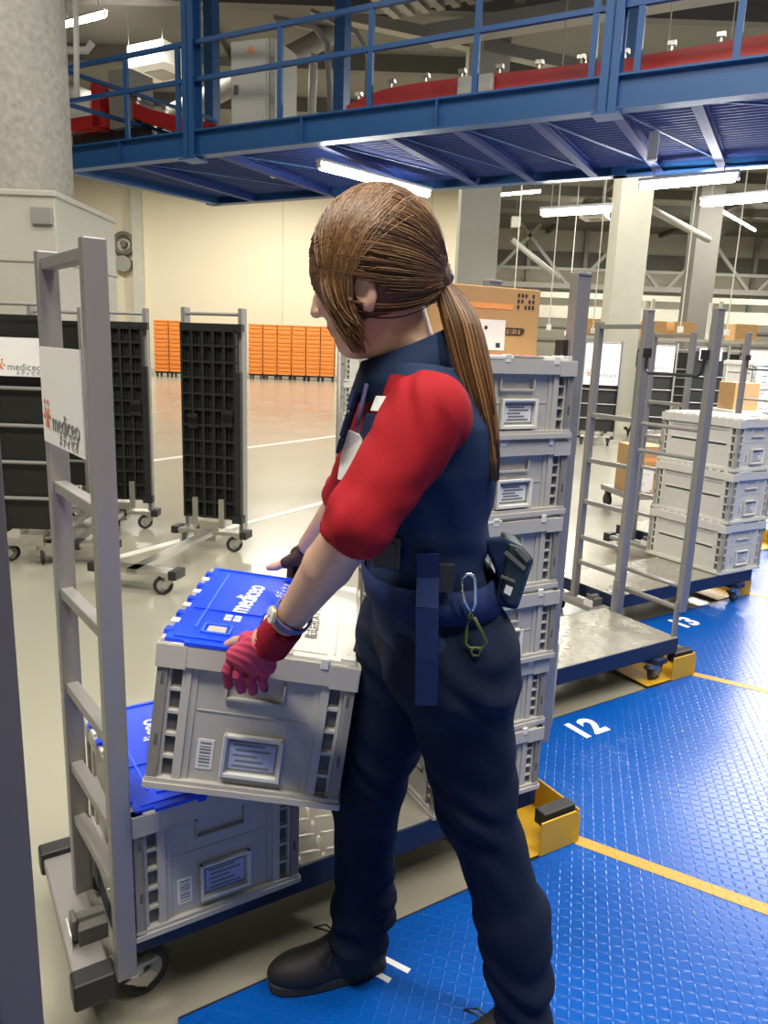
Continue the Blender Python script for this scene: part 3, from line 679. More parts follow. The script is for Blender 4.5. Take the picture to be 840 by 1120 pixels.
# the crate the worker carries
place(tall, (-.426, 1.245, .587), (R(-2.05), R(6.93), R(2.1)), 'grey crate with blue and white lid held tilted in the worker hands', group='folding crates')
# the crate already on the cart
o = copy_tree(tall); o.scale = (1, .92, 1); place(o, (-.468, 1.294, .2005), (0, 0, R(32.5)), 'grey crate with blue lid resting on the cart below the carried crate', group='folding crates')
low = make_crate(.345, .50, .190, 'lid_white', 'lid_white', False, 'paper')
NR = np.array([.464, 1.902]); c29 = np.array([math.cos(R(29)), math.sin(R(29))]); NL = NR-.345*c29
ordn = ['topmost, directly under the cardboard box', 'second from the top', 'third from the top, at waist height', 'fourth from the top, by the hip pouch', 'fifth from the top', 'lowest, on the cart deck']
for i in range(6):
    o = low if i == 0 else copy_tree(low)
    j = rng.normal(0, .003, 2)
    place(o, (NL[0]+j[0], NL[1]+j[1], .20+.198*(5-i)), (0, 0, R(29)+rng.normal(0, .008)), 'grey crate in the stack behind the worker, '+ordn[i], group='grey crates stacked behind the worker')
# three pale crates on the third cart
t3 = make_crate(.36, .52, .285, 'lid_white', 'lid_white', False, 'paper')
C3 = gp(787, 629, .205)
for c in kids(t3):
    if c.name.startswith('body'): c.data.materials[0] = M['crate_pale']
for i in range(3):
    o = t3 if i == 0 else copy_tree(t3)
    place(o, (C3[0]+rng.normal(0, .006), C3[1]+rng.normal(0, .006), .205+.293*i), (0, 0, R(31)+rng.normal(0, .012)), ['lowest of the three pale crates on the cart at the right', 'middle one of the three pale crates on the cart at the right', 'top one of the three pale crates on the right hand cart'][i], group='three pale crates at the right')
mb = MB()
for i in range(7): mb.box(.04+.04*i, .07+.04*i, .06, .075+.03*(i % 3), .2935, .2945)
mb.build('lid_print', M['ink_red'], o)

# ------------------------------------------------------------------ carts
def caster(parent, x, y, ztop, r=.055, a=0., name='caster'):
    ca, sa = math.cos(a), math.sin(a)
    T = Matrix.Translation((x, y, 0)) @ Matrix.Rotation(a, 4, 'Z')
    mb = MB(); mb.M = T
    mb.box(-.04, .04, -.035, .035, ztop-.008, ztop); mb.cyl((0, 0, ztop-.03), (0, 0, ztop-.008), .03, 14)
    for s in (-1, 1): mb.add([(-.03, s*.024, ztop-.03), (.03, s*.024, ztop-.03), (.045, s*.024, r), (.02, s*.024, r-.02), (-.03, s*.028, ztop-.03), (.03, s*.028, ztop-.03), (.045, s*.028, r), (.02, s*.028, r-.02)],
                             [(0, 1, 2, 3), (7, 6, 5, 4), (0, 4, 5, 1), (1, 5, 6, 2), (2, 6, 7, 3), (3, 7, 4, 0)])
    f = mb.build(name, M['chrome'], parent, bevel=.002)
    mb = MB(); mb.M = T; mb.tube([(.03+(r-.012)*math.cos(t), 0, r+(r-.012)*math.sin(t)) for t in np.linspace(0, 2*math.pi, 28, endpoint=False)], .012, 8, 0, True)
    mb.cyl((.03, -.008, r), (.03, .008, r), r-.012, 24, 1); mb.cyl((.03, -.016, r), (.03, .016, r), .012, 12, 1)
    for i in range(6):
        t = i*math.pi/3; mb.bar((.03, 0, r), (.03+(r-.016)*math.cos(t), 0, r+(r-.016)*math.sin(t)), .022, .006, 1, up=(0, 1, 0))
    mb.build('wheel', [M['rubber'], M['hub']], f, smooth=False)
def logo(mb, o, xa, ya, s, m):
    xa, ya = Vector(xa), Vector(ya); o = Vector(o); za = xa.cross(ya)
    def q(x, y): return o+xa*(x*s)+ya*(y*s)+za*.0005
    for a in range(2):
        k = 1 if a == 0 else -1
        for P in (((-.45*k, .5), (-.2*k, .5), (.42*k, -.5), (.15*k, -.5)),): mb.add([q(*c) for c in P], [(0, 1, 2, 3)], m+a)
    for (x, y) in ((-.3, .78), (.3, .78), (-.55, .05), (.55, .05)):
        mb.add([q(x+.14*math.cos(t), y+.14*math.sin(t)) for t in np.linspace(0, 2*math.pi, 10, endpoint=False)], [tuple(range(10))], m)
def sign_board(parent, o, xa, ya, w, h, name='sign_board'):
    """white board, its lower left corner at o seen from its front (xa right, ya up)"""
    xa, ya = Vector(xa), Vector(ya); za = xa.cross(ya); mb = MB(); mb.frame(o, xa, ya, za)
    mb.box(0, w, 0, h, -.003, 0)
    s = mb.build(name, M['paper'], parent)
    mb = MB(); ks = w/.27
    f = Vector(o)+za*.0012
    logo(mb, f+xa*(w*.14)+ya*(h*.27), xa, ya, .038*ks, 1)
    text_into(mb, 'mediceo', .052*ks, f+xa*(w*.60)+ya*(h*.24), xa, ya, 0); text_into(mb, 'メディセオ', .026*ks, f+xa*(w*.66)+ya*(h*.08), xa, ya, 0)
    mb.build('lettering', [M['ink_grey'], M['ink_red'], M['ink_orange']], s)
CL, CW, V0 = 1.19, .50, .078
def make_cart(label, left=True, right=True, sign=True, deck='plate_deck', loop=True, tilt=0.):
    rt = empty('roll_cart'); tag(rt, label, 'cart', 'loaded delivery carts at the blue deck')
    mb = MB(); mb.box(.04, CL, V0, CW, .192, .20); mb.build('deck', M[deck], rt, bevel=.001)
    mb = MB(); zs = .132
    mb.box(.04, CL, V0-.006, V0, zs, .199); mb.box(.04, CL, CW, CW+.006, zs, .199); mb.box(CL-.006, CL, V0, CW, zs, .199); mb.box(.04, .046, V0, CW, zs, .199); mb.box(.04, CL, .27, .31, zs, .192); mb.build('skirt', M['navy_steel'], rt, bevel=.001)
    for u in (-.02, CL-.12):
        mb = MB(); mb.box(u-.035, u+.035, .05, CW, .105, .131); x = mb.build('crossbar', M['post'] if u < 0 else M['navy_steel'], rt, bevel=.004)
        for v, w in (((.03, .05), (CW-.02, .05)) if u < 0 else ()):
            mb = MB(); mb.box(u-.042, u+.042, v, v+w, .085, .145); mb.build('end_cap', M['black'], x, bevel=.006)
        for v in (.10, CW-.04): caster(rt, u+.085 if u < 0 else u, v, .105, .056, R(12 if v < .2 else 60))
    if left:
        T = Matrix.Translation((.01, .33, 0)) @ Matrix.Rotation(tilt, 4, 'Z') @ Matrix.Translation((0, -.33, 0))
        for v in (.03, .33):
            mb = MB(); mb.M = T; mb.box(-.020, .020, v-.013, v+.013, .13, 1.555); mb.build('post', M['post'], rt, bevel=.003)
        for z in (.327, .46, .65, .866, 1.095, 1.53):
            mb = MB(); mb.M = T; h = .011
            mb.box(-.014, .012, .044, .316, z-h, z+h); mb.build('rung', M['post'], rt, bevel=.002)
        if sign:
            q = T @ Vector((-.026, .318, 1.19)); dv_ = T.to_3x3() @ Vector((0, -1, 0)); sign_board(rt, q, dv_, (0, 0, 1), .276, .185)
        mb = MB(); mb.box(-.03, .03, .15, .21, .131, .17); mb.cyl((-.035, .19, .17), (.03, .19, .17), .014, 10); mb.box(-.04, -.03, .16, .20, .14, .19); mb.build('brake_latch', M['dark_duct'], rt, bevel=.002)
        mb = MB(); mb.box(-.046, -.043, .15, .21, .12, .165); mb.build('brake_tag', M['paper'], rt)
    if right:
        u = CL+.022
        for v in (.095, .44):
            mb = MB(); mb.box(u-.024, u+.024, v-.014, v+.014, .31, 1.59); mb.box(u-.04, u-.01, v-.006, v+.006, .196, .36); mb.box(u-.024, u+.024, v-.016, v+.016, 1.586, 1.596); mb.build('post', M['post'], rt, bevel=.003)
        mb = MB(); pts = [(u+.0, .41, .42), (u+.0, .10, .42)]; mb.tube(pts, .011, 8)
        lp = [(u+.03, .42, .31)]+[tuple(p) for p in arc((u+.03, .15, .36), .05, math.pi*1.5, math.pi, 6, (0, 1, 0), (0, 0, 1))]+[(u+.03, .10, .6)]
        mb.tube(lp, .013, 8); loop and mb.build('lower_loop', M['post'], rt, smooth=True)
        for z in (.98, 1.10):
            mb = MB(); mb.tube([(u, .10, z), (u, .41, z)], .009, 8); mb.build('rung', M['post'], rt)
        mb = MB(); mb.tube([(u-.03, .11, 1.42), (u-.035, .115, 1.34)]+[(u-.035, .13+.25*i/4, 1.325) for i in range(5)]+[(u-.035, .395, 1.34), (u-.03, .40, 1.42)], .007, 8)
        mb.box(u-.04, u-.02, .095, .125, 1.39, 1.43); mb.box(u-.04, u-.02, .385, .415, 1.39, 1.43); mb.build('strap_bar', M['black'], rt)
    return rt
CO = np.array([-.512, 1.233, 0]); e32 = np.array([math.cos(R(32)), math.sin(R(32)), 0]); v32 = np.array([-e32[1], e32[0], 0])
def put(o, k, du=0, dv=0, a=32): o.location = tuple(CO+np.array([.805, 1.20, 0])*k+e32*du+v32*dv); o.rotation_euler = (0, 0, R(a)); return o
def put_corner(o, px, py): P = gp(px, py, .2)-e32*CL-v32*V0; o.location = (P[0], P[1], 0); o.rotation_euler = (0, 0, R(32)); return o
put(make_cart('nearest cart, a ladder frame with white sign at its left end, the worker loads it', tilt=R(5.5)), 0, .006)
put_corner(make_cart('empty cart with a bare metal deck between the worker and the pale crates', sign=False), 741, 697)
put_corner(make_cart('cart carrying the three pale crates at the right', right=False, sign=False), 822, 622)
put(make_cart('cart behind the three pale crates with a cardboard box on its deck', sign=False), 3, .02)
# cart of the previous bay: only its dark right end frame and crates reach into view
rt = make_cart('dark near cart cut by the left edge of the photo', left=False, loop=False); put(rt, -1, -.067, .06)
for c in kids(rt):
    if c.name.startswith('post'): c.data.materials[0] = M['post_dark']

# cardboard box on the stack behind the worker
def carton(sx, sy, sz, loc, rz, label, prints=True, group=None):
    rt = empty('cardboard_box', tuple(loc), rz); tag(rt, label, 'box', group)
    mb = MB(); mb.box(0, sx, 0, sy, 0, sz); mb.build('carton', M['cardboard'], rt, bevel=.003)
    mb = MB(); mb.box(sx*.06, sx*.94, sy*.47, sy*.53, sz, sz+.0006); mb.build('tape', M['ink_orange'] if prints else M['cardboard'], rt)
    if prints: mb = MB(); mb.box(sx*.26, sx*.74, -.0006, 0, sz*.68, sz*.76); mb.build('orange_band', M['ink_orange'], rt)
    if prints:
        mb = MB(); mb.box(sx*.18, sx*.68, -.0012, 0, .012, sz*.52); p = mb.build('address_label', M['paper'], rt)
        mb = MB()
        for i in range(9): mb.box(sx*.21+.01*(i % 3), sx*(.28+.05*((i*5) % 4)), -.0016, -.0011, .025+i*sz*.05, .028+i*sz*.05)
        mb.cyl((sx*.50, -.0011, sz*.40), (sx*.50, -.0018, sz*.40), .005, 12); mb.box(sx*.22, sx*.36, -.0017, -.0011, .018, .026); mb.box(sx*.60, sx*.64, -.0017, -.0011, .018, .03); mb.build('lettering', M['ink'], p)
        mb = MB()
        for i in range(5):
            for j in range(3):
                if (i*3+j) % 4 == 3: continue
                mb.box(sx*(.78+.035*i), sx*(.80+.035*i), -.0008, 0, sz*(.70+.085*j), sz*(.755+.085*j))
        for i in range(3): mb.box(sx*.06, sx*.17-.01*i, -.0008, 0, sz*(.66+.09*i), sz*(.71+.09*i))
        for q in ((.68, .84, .30, .315), (.68, .84, .40, .415), (.68, .688, .30, .41), (.832, .84, .30, .41)): mb.box(sx*q[0], sx*q[1], -.0008, 0, sz*q[2], sz*q[3])
        text_into(mb, '取扱注意', .018, (sx*.76, -.0006, sz*.357), (1, 0, 0), (0, 0, 1)); mb.build('printing', M['ink'], rt)
    return rt
zt = .20+.198*6-.001
q = NL+c29*.0; vv = np.array([-c29[1], c29[0]])
carton(.325, .30, .165, (q[0]-.01*c29[0]+.13*vv[0], q[1]-.01*c29[1]+.13*vv[1], zt), R(27), 'brown cardboard box with white address label on top of the crate stack')
mb = MB(); mb.box(0, .2, 0, .12, 0, .002); mb.box(.01, .19, .01, .06, .002, .004, 1)
o = mb.build('red_slip', [M['paper'], M['ink_red']]); o.location = (q[0]+.01*c29[0]+.0*vv[0]+.03, q[1]+.02, zt); o.rotation_euler = (0, 0, R(29)); tag(o, 'sheet printed in red on the top crate in front of the cardboard box', 'paper')
def dolly(P, ang, lab):
    rt = empty('dolly', (P[0], P[1], 0), R(ang)); tag(rt, lab, 'dolly'); mb = MB(); mb.box(0, .36, 0, .52, .15, .2); mb.build('platform', M['post'], rt, bevel=.004)
    for x in (.05, .31):
        for y in (.06, .46): mb = MB(); mb.cyl((x-.015, y, .06), (x+.015, y, .06), .06, 14); mb.box(x-.02, x+.02, y-.025, y+.025, .05, .15); mb.build('caster', M['rubber'], rt)
P = gp(688, 541, .2)
dolly(P, 12, 'low dolly under the cardboard box seen between the cart posts')
carton(.30, .3, .42, (P[0]+.03, P[1]+.05, .2005), R(12), 'brown cardboard box standing between the posts of the farther cart', True)
# crates of the dark near cart
P = put(empty('tmp'), -1, -.067, .06).location.copy(); bpy.data.objects.remove(bpy.data.objects['tmp'])
for i in range(3):
    o = copy_tree(low); place(o, (P.x+e32[0]*.79+.05*v32[0], P.y+e32[1]*.79+.05*v32[1], .20+.198*i), (0, 0, R(32)), ['bottom', 'middle', 'top'][i]+' crate behind the dark post at the left edge', group='crates at the left edge')

# ------------------------------------------------------------------ folded carts at the left
def folded_cart(label, lad=True, sign=False, panel_h=1.25, sign_size=None, w=.40, detail=True, group='folded carts at the left', loop=False):
    """frame in the plane y=0, base running to +y, lattice deck folded up on the +y side; x across"""
    rt = empty('folded_cart'); tag(rt, label, 'cart', group)
    for s in (-1, 1):
        mb = MB(); mb.box(s*w/2-.014, s*w/2+.014, -.055, .025, .14, 1.60); mb.build('post', M['post'], rt, bevel=.003)
    for z in ((.42, .64, .86, 1.08, 1.56) if lad else (1.56,)):
        mb = MB(); mb.tube([(-w/2, 0, z), (w/2, 0, z)], .011, 8); mb.build('rung', M['post'], rt)
    mb = MB(); pw = w*.97; y0 = .03
    mb.box(-pw/2, pw/2, y0, y0+.012, .22, .22+panel_h)
    ny = 12; nx = 5
    for i in range(nx+1): x = -pw/2+(pw-.014)*i/nx; mb.box(x, x+.014, y0+.01, y0+.05, .22, .22+panel_h)
    for i in range(ny+1): z = .22+(panel_h-.014)*i/ny; mb.box(-pw/2, pw/2, y0+.01, y0+.048, z, z+.014)
    for i in range(nx*2): x = -pw/2+pw*(i+.5)/nx/2; mb.box(x-.003, x+.003, y0+.01, y0+.03, .22, .22+panel_h)
    mb.box(-pw/2-.04, pw/2, y0, y0+.05, .20+panel_h, .25+panel_h); mb.box(-pw/2-.03, -pw/2, y0+.01, y0+.05, .22, .22+panel_h*.78); mb.box(-pw/2-.04, -pw/2+.03, y0, y0+.06, .2, .25)
    for z in (.5, .52): mb.box(-pw*.45, -pw*.25, y0+.045, y0+.06, .22+panel_h*z, .3+panel_h*z); mb.box(pw*.2, pw*.38, y0+.045, y0+.06, .2+panel_h*z, .27+panel_h*z)
    mb.build('folded_deck', M['black_panel'], rt)
    mb = MB()
    for x in (-.09, .1): mb.box(x-.02, x+.02, y0+.05, y0+.07, .16, .36)
    mb.box(-.07, .07, -.02, .10, .12, .2); mb.box(-.04, .12, .0, .08, .06, .14); mb.build('hinge_bracket', M['chrome'], rt, bevel=.003)
    mb = MB(); mb.box(-.035, .035, -.05, 1.05, .105, .14); mb.build('base_beam', M['chrome'], rt, bevel=.004)
    for y in (.06, 1.0):
        mb = MB(); mb.box(-.24, .24, y-.05, y+.05, .115, .14); c = mb.build('crossbar', M['chrome'], rt, bevel=.004)
        for s in (-1, 1):
            mb = MB(); mb.box(s*.25-.025, s*.25+.025, y-.055, y+.055, .10, .15); mb.build('end_cap', M['black'], c, bevel=.004)
            if detail: caster(rt, s*.2, y, .115, .055, R(70+40*s))
            else:
                mb = MB(); mb.cyl((s*.2-.015, y, .055), (s*.2+.015, y, .055), .055, 14); mb.box(s*.2-.03, s*.2+.03, y-.02, y+.02, .06, .115); mb.build('caster', M['rubber'], rt)
    if sign:
        sw, sh, sz = sign_size or (.30, .22, 1.15)
        sign_board(rt, (-sw/2, -.026, sz), (1, 0, 0), (0, 0, 1), sw, sh)
    return rt
def fput(o, px, py, face, dz=0):
    """frame foot at the pixel's floor point; 'face' = heading of the base beam in degrees (0 = +x)"""
    P = gp(px, py, 0); o.location = (P[0], P[1], 0); o.rotation_euler = (0, 0, R(face-90)); return o
fput(folded_cart('folded cart standing alone, black lattice deck upright, nearest the orange crates', lad=False), 236, 598, 257)
fput(folded_cart('folded cart with black lattice deck directly behind the white sign ladder', lad=False), 137, 575, 272)
o = fput(folded_cart('folded cart with a white sign at the left edge behind the dark post', sign=True, lad=True), 38, 618, 92)
o = fput(folded_cart('folded cart mostly hidden behind the leftmost folded cart'), 75, 560, 84)
# ------------------------------------------------------------------ folded carts and loads in the far right of the hall
far = [(650, 487, .52, .62, 'folded cart with large white sign just right of the crate stack'), (709, 484, .50, .45, 'folded cart with white sign behind the empty metal deck'),
       (765, 482, .36, .2, 'folded cart with small red marked sign between the posts at right'), (818, 480, .56, .42, 'folded cart with white sign above the three pale crates')]
for i, (px, py, sw, sh, lab) in enumerate(far):
    o = folded_cart(lab, sign=True, sign_size=(sw, sh, 1.55-sh if i else .93), w=.56, detail=False, group='folded carts in the far right hall'); fput(o, px, py, 80)
for i in range(9):
    o = folded_cart('', lad=True, w=.5, detail=False, group='far row of folded carts'); fput(o, 628+27*i, 455-(i % 3)*5, 84+(i % 4)*5); o['label'] = 'grey framed folded cart with black deck in the far row at right'
# far stacks
def stack(px, py, n, ang, lab, src=None):
    P = gp(px, py, .2)
    for i in range(n):
        o = copy_tree(src or t3); place(o, (P[0], P[1], .205+.293*i), (0, 0, R(ang)), lab+', '+['lowest', 'second', 'third', 'fourth', 'topmost'][i], group='far grey crates at right')
    dolly(P, ang, 'low dolly under the far stack of grey crates at right')
P = gp(372, 548, 0)
rt = empty('tube_gate_cart', (P[0], P[1], 0), R(8)); tag(rt, 'cart with a round tube gate seen beyond the worker chest, loaded with pale crates', 'cart')
mb = MB(); mb.box(-.02, .42, -.02, .56, .17, .2); mb.build('platform', M['post'], rt, bevel=.004)
mb = MB(); mb.tube([(.36, -.05, .42)]+[tuple(p) for p in arc((.02, -.05, .48), .06, -math.pi/2, -math.pi, 6)]+[(-.04, -.05, 1.72)], .016, 8); mb.tube([(-.04, -.05, 1.70), (.4, -.05, 1.70)], .012, 8); mb.box(-.055, .0, -.06, -.02, .2, .5); mb.build('tube_gate', M['post'], rt, smooth=True)
for x in (.03, .36):
    for y in (.06, .48): caster(rt, x, y, .17, .06, R(40))
for i in range(4):
    o = copy_tree(t3); place(o, (P[0]+.01, P[1]+.0, .2005+.293*i), (0, 0, R(8)), ['lowest', 'second', 'third', 'top'][i]+' pale crate on the tube gate cart beyond the worker chest', group='pale crates on the tube gate cart')
mb = MB(); mb.box(0, .26, 0, .16, 0, .002); mb.box(.02, .12, .01, .05, .002, .003, 1); mb.box(.15, .24, .01, .04, .002, .003, 1)
o = mb.build('red_slip', [M['paper'], M['ink_red']]); o.location = (P[0]+.06, P[1]+.02, .2005+.293*4+.001); o.rotation_euler = (0, 0, R(8)); tag(o, 'red printed sheet on the pale crates beyond the worker chin', 'paper')
stack(812, 497, 4, 20, 'grey crate in the far stack at the right edge')
P = gp(690, 470, .0)
for i, (px, py, h) in enumerate(((636, 430, .6), (668, 428, .5), (706, 430, .55), (738, 430, .5), (806, 430, .6))):
    P = at(px, 352, 24.05); rt = carton(.7, .6, .5, (P[0], P[1], 1.95-.0), R(5), 'brown carton on the far rack', False, 'cartons on the far rack')
rt = empty('storage_rack', (at(740, 352, 24)[0], 24, 0)); tag(rt, 'long low storage rack far across the hall carrying brown cartons', 'rack')
mb = MB(); mb.box(-3.0, 3.6, 0, .9, 1.87, 1.945); mb.build('shelf', M['grey_box'], rt)
for x in (-2.9, -.8, 1.3, 3.4):
    for y in (.05, .82): mb = MB(); mb.box(x, x+.09, y, y+.08, 0, 3.1); mb.build('upright', M['grey_box'], rt)
mb = MB(); mb.box(-3, 3.6, 0, .9, .12, .2); mb.build('shelf', M['grey_box'], rt)
P = at(816, 449, 8.4); carton(.30, .3, .3, (P[0]-.15, P[1], P[2]), R(10), 'small brown carton on a pale crate at the far right', False)
o = copy_tree(t3); place(o, (P[0]-.18, P[1]-.08, P[2]-.294), (0, 0, R(10)), 'pale crate under the small brown carton at the far right', group='far grey crates at right')
zb = P[2]-.294
rt = empty('crate_table', (P[0]-.25, P[1]-.1, 0), R(10)); tag(rt, 'grey stand under the pale crate at the far right', 'stand')
mb = MB(); mb.box(0, .55, 0, .6, zb-.05, zb); mb.build('top', M['post'], rt)
for x in (0, .5):
    for y in (0, .55): mb = MB(); mb.box(x, x+.05, y, y+.05, 0, zb-.05); mb.build('leg', M['post'], rt)
# ------------------------------------------------------------------ orange crates far away by the cream wall
def orange_crate():
    mb = MB(); w, d, h = .50, .62, .30
    mb.box(0, w, 0, d, 0, h)
    for x in (0, w-.04): mb.box(x, x+.04, -.02, d+.02, 0, h)
    for z in (0, h*.5-.015, h-.04): mb.box(-.01, w+.01, -.02, d+.02, z, z+.03)
    return mb.build('orange_crate', M['orange'], bevel=.004)
oc = orange_crate(); first = True
for grp, px0, n, rows in (('right', 283, 6, 6), ('left', 170, 2, 6)):
    P = gp(px0, 412, 0); 
    for c in range(n):
        x = P[0]+.535*c; y = min(P[1], 28.5)
        rt = empty('dolly', (x, y, 0)); tag(rt, 'small black wheeled dolly under a column of orange crates', 'dolly', 'dollies under the orange crates')
        mb = MB(); mb.box(0, .5, 0, .62, .14, .2); mb.build('platform', M['black'], rt)
        for dx in (.06, .44):
            for dy in (.06, .56): mb = MB(); mb.cyl((dx-.02, dy, .06), (dx+.02, dy, .06), .06, 12); mb.box(dx-.03, dx+.03, dy-.03, dy+.03, .06, .14); mb.build('caster', M['rubber'], rt)
        for r in range(rows):
            o = oc if first else oc.copy()
            if not first: COL.objects.link(o)
            first = False
            o.location = (x, y, .2+.302*r); tag(o, 'orange crate in the long row of columns by the cream wall' if grp == 'right' else 'orange crate in the short pair of columns left of the lone folded cart', 'crate', 'orange crates, '+grp+' block')
# ------------------------------------------------------------------ the worker
PX, PY = .12, 1.33
person = empty('person', (PX, PY, .012))
tag(person, 'worker with brown ponytail, navy trousers and red sleeves, lifting a grey crate onto the cart', 'person')
PO = Vector((PX, PY, .012))
def porg(name, F, G, h, mats, par=None, matfn=None, relax=1):
    o = organic(name, F, G, h, mats, None, matfn, relax)
    me = o.data; co = np.empty(len(me.vertices)*3, np.float32); me.vertices.foreach_get('co', co); co = co.reshape(-1, 3)-np.array(PO, np.float32); me.vertices.foreach_set('co', co.ravel()); me.update()
    o.parent = par or person; return o
def pmb(mb, name, mats, par=None, **k):
    mb.v = [(x-PO.x, y-PO.y, z-PO.z) for x, y, z in mb.v]; return mb.build(name, mats, par or person, **k)
T_ = lambda *a: np.array(a, float)
LS, LE, LW = at(468, 455, 1.045), at(393, 570, .99), T_(-.147, 1.14, .963)
RS, RE, RW = T_(.012, 1.335, 1.315), T_(-.075, 1.53, 1.10), T_(-.170, 1.675, .945)
HC = T_(-.034, 1.172, 1.510)
# torso slices: z, cx, cy, half depth, half width, turn
TS = [(.90, .105, 1.225, .105, .160, .1), (.98, .088, 1.222, .098, .150, .1), (1.06, .070, 1.215, .092, .132, .12), (1.14, .064, 1.205, .098, .140, .14),
      (1.22, .058, 1.195, .105, .152, .16), (1.29, .056, 1.190, .094, .150, .18), (1.335, .052, 1.188, .072, .125, .2), (1.37, .045, 1.184, .055, .085, .2), (1.40, .038, 1.18, .046, .055, .2)]
def hand_pts():
    """near hand: wrist, knuckles and finger joints"""
    k = [at(256, 716, 1.205), at(268, 720, 1.195), at(281, 725, 1.19), at(293, 729, 1.188)]
    mdl = [at(249, 733, 1.205), at(261, 738, 1.196), at(274, 742, 1.192), at(287, 743, 1.192)]
    tip = [at(250, 749, 1.222), at(264, 754, 1.218), at(277, 756, 1.216), at(289, 753, 1.216)]
    return k, mdl, tip
K, MD, TP = hand_pts()
TH = [at(284, 703, 1.20), at(270, 700, 1.235), at(258, 702, 1.262), at(249, 705, 1.272)]     # thumb
CFF = [at(318, 686, 1.14), at(303, 697, 1.165), at(296, 704, 1.178)]
def hand_sdf(G, grow=0., thumb=True):
    d = None
    pc = at(279, 712, 1.19)
    d = smin(rc(G, LW+(pc-LW)*.25, pc, .024+grow, .026+grow), rc(G, (K[0]+K[1])/2, (K[2]+K[3])/2, .016+grow, .016+grow), .02)
    for i in range(4): d = smin(d, rc(G, LW*.35+pc*.65, K[i], .016+grow, .0115+grow), .01)
    for i in range(4):
        r = (.0082, .0086, .0082, .0074)[i]+grow*.6
        f = smin(rc(G, K[i], MD[i], r+.0008, r), rc(G, MD[i], TP[i], r, r-.001), .004); d = smin(d, f, .0025)
    if thumb:
        t = chain(G, TH, [.016, .0125, .0098, .0085], .006); d = smin(d, t, .008)
    return d
RK = [T_(-.205, 1.735, .905), T_(-.190, 1.745, .895), T_(-.175, 1.752, .888), T_(-.162, 1.755, .88)]
RTIP = [T_(-.224, 1.785, .872), T_(-.207, 1.798, .858), T_(-.190, 1.800, .848), T_(-.174, 1.795, .842)]
RT2 = [T_(-.226, 1.776, .825), T_(-.208, 1.782, .812), T_(-.19, 1.784, .806), T_(-.175, 1.783, .806)]
RTH = [T_(-.185, 1.69, .915), T_(-.225, 1.69, .895), T_(-.252, 1.70, .882), T_(-.268, 1.705, .877)]
def rhand_sdf(G, grow=0., thumb=True):
    d = smin(rc(G, RW, (RK[1]+RK[2])/2, .022+grow, .026+grow), rc(G, RK[0], RK[3], .014+grow, .013+grow), .02)
    for i in range(4):
        r = (.0088, .0092, .0088, .0078)[i]+grow
        d = smin(d, smin(rc(G, RK[i], RTIP[i], r, r), rc(G, RTIP[i], RT2[i], r, r-.001), .004), .005)
    if thumb: d = smin(d, chain(G, RTH, [.016, .012, .010, .0085], .006), .008)
    return d
# --- body: one continuous surface (head, neck, trunk, arms, hands)
h = .0042
G = grid((-.31, .93, .70), (.28, 1.83, 1.66), h)
d = loft(G, [(z, cx, cy, a-.012, b-.012, t) for z, cx, cy, a, b, t in TS], 2.2)
d = smin(d, rc(G, (.042, 1.182, 1.33), (.005, 1.176, 1.45), .052, .047), .03)
d = smin(d, rc(G, LS, LE, .043, .036), .03); d = smin(d, rc(G, LE, LE*.6+LW*.4, .0365, .036), .01); d = smin(d, rc(G, LE*.6+LW*.4, LW, .036, .0245), .008)
d = smin(d, rc(G, RS, RE, .043, .036), .03); d = smin(d, rc(G, RE, RW, .036, .024), .01)
# head: turned away to the left and bowed
fa = R(160); fd = T_(math.cos(fa), math.sin(fa), -.36); fd /= np.linalg.norm(fd); sd = T_(-math.sin(fa), math.cos(fa), 0); ud = np.cross(fd, sd); ud = ud if ud[2] > 0 else -ud
HR = np.array([fd, sd, ud])
def hp3(f, s_, u): return HC+fd*f+sd*s_+ud*u
hd = ell(G, hp3(-.004, 0, .016), (.084, .070, .084), HR)
hd = smin(hd, ell(G, hp3(.030, 0, -.048), (.056, .056, .068), HR), .03)
hd = smin(hd, rc(G, hp3(.058, .016, -.098), hp3(.058, -.016, -.098), .016, .016), .03)      # chin
for s in (-1, 1):
    hd = smin(hd, rc(G, hp3(-.004, s*.050, -.062), hp3(.040, s*.030, -.092), .016, .014), .02)   # jaw
    hd = smin(hd, ell(G, hp3(.062, s*.036, -.030), (.020, .020, .018), HR), .02)                  # cheek
    hd = smax(hd, -ell(G, hp3(.090, s*.031, .000), (.020, .018, .012), HR), .012)                # eye socket
    hd = smin(hd, ell(G, hp3(.070, s*.031, .000), (.013, .013, .011), HR), .003)                  # eyeball
    e = ell(G, hp3(-.010, s*.075, -.040), (.018, .008, .029), HR); e = smax(e, -ell(G, hp3(-.006, s*.083, -.038), (.010, .006, .020), HR), .004)
    hd = smin(hd, e, .004); hd = smin(hd, rc(G, hp3(-.008, s*.072, -.066), hp3(0, s*.070, -.062), .007, .005), .004)
hd = smin(hd, rc(G, hp3(.084, 0, .006), hp3(.104, 0, -.030), .007, .010), .008)               # nose
for s in (-1, 1): hd = smin(hd, ell(G, hp3(.094, s*.010, -.034), (.009, .008, .007), HR), .004)
hd = smin(hd, ell(G, hp3(.082, 0, -.060), (.010, .022, .006), HR), .005); hd = smin(hd, ell(G, hp3(.080, 0, -.071), (.010, .018, .006), HR), .005)
d = smin(d, hd, .018)
d = smin(d, hand_sdf(G), .008); d = smin(d, rhand_sdf(G), .008)
def lip_m(c):
    q = (c-hp3(.084, 0, -.066)) @ HR.T
    return np.where((np.abs(q[:, 0]) < .02) & ((q[:, 1]/.024)**2+(q[:, 2]/.012)**2 < 1), 1, 0)
body = porg('body', d, G, h, [M['skin'], M['lip']], None, lip_m)
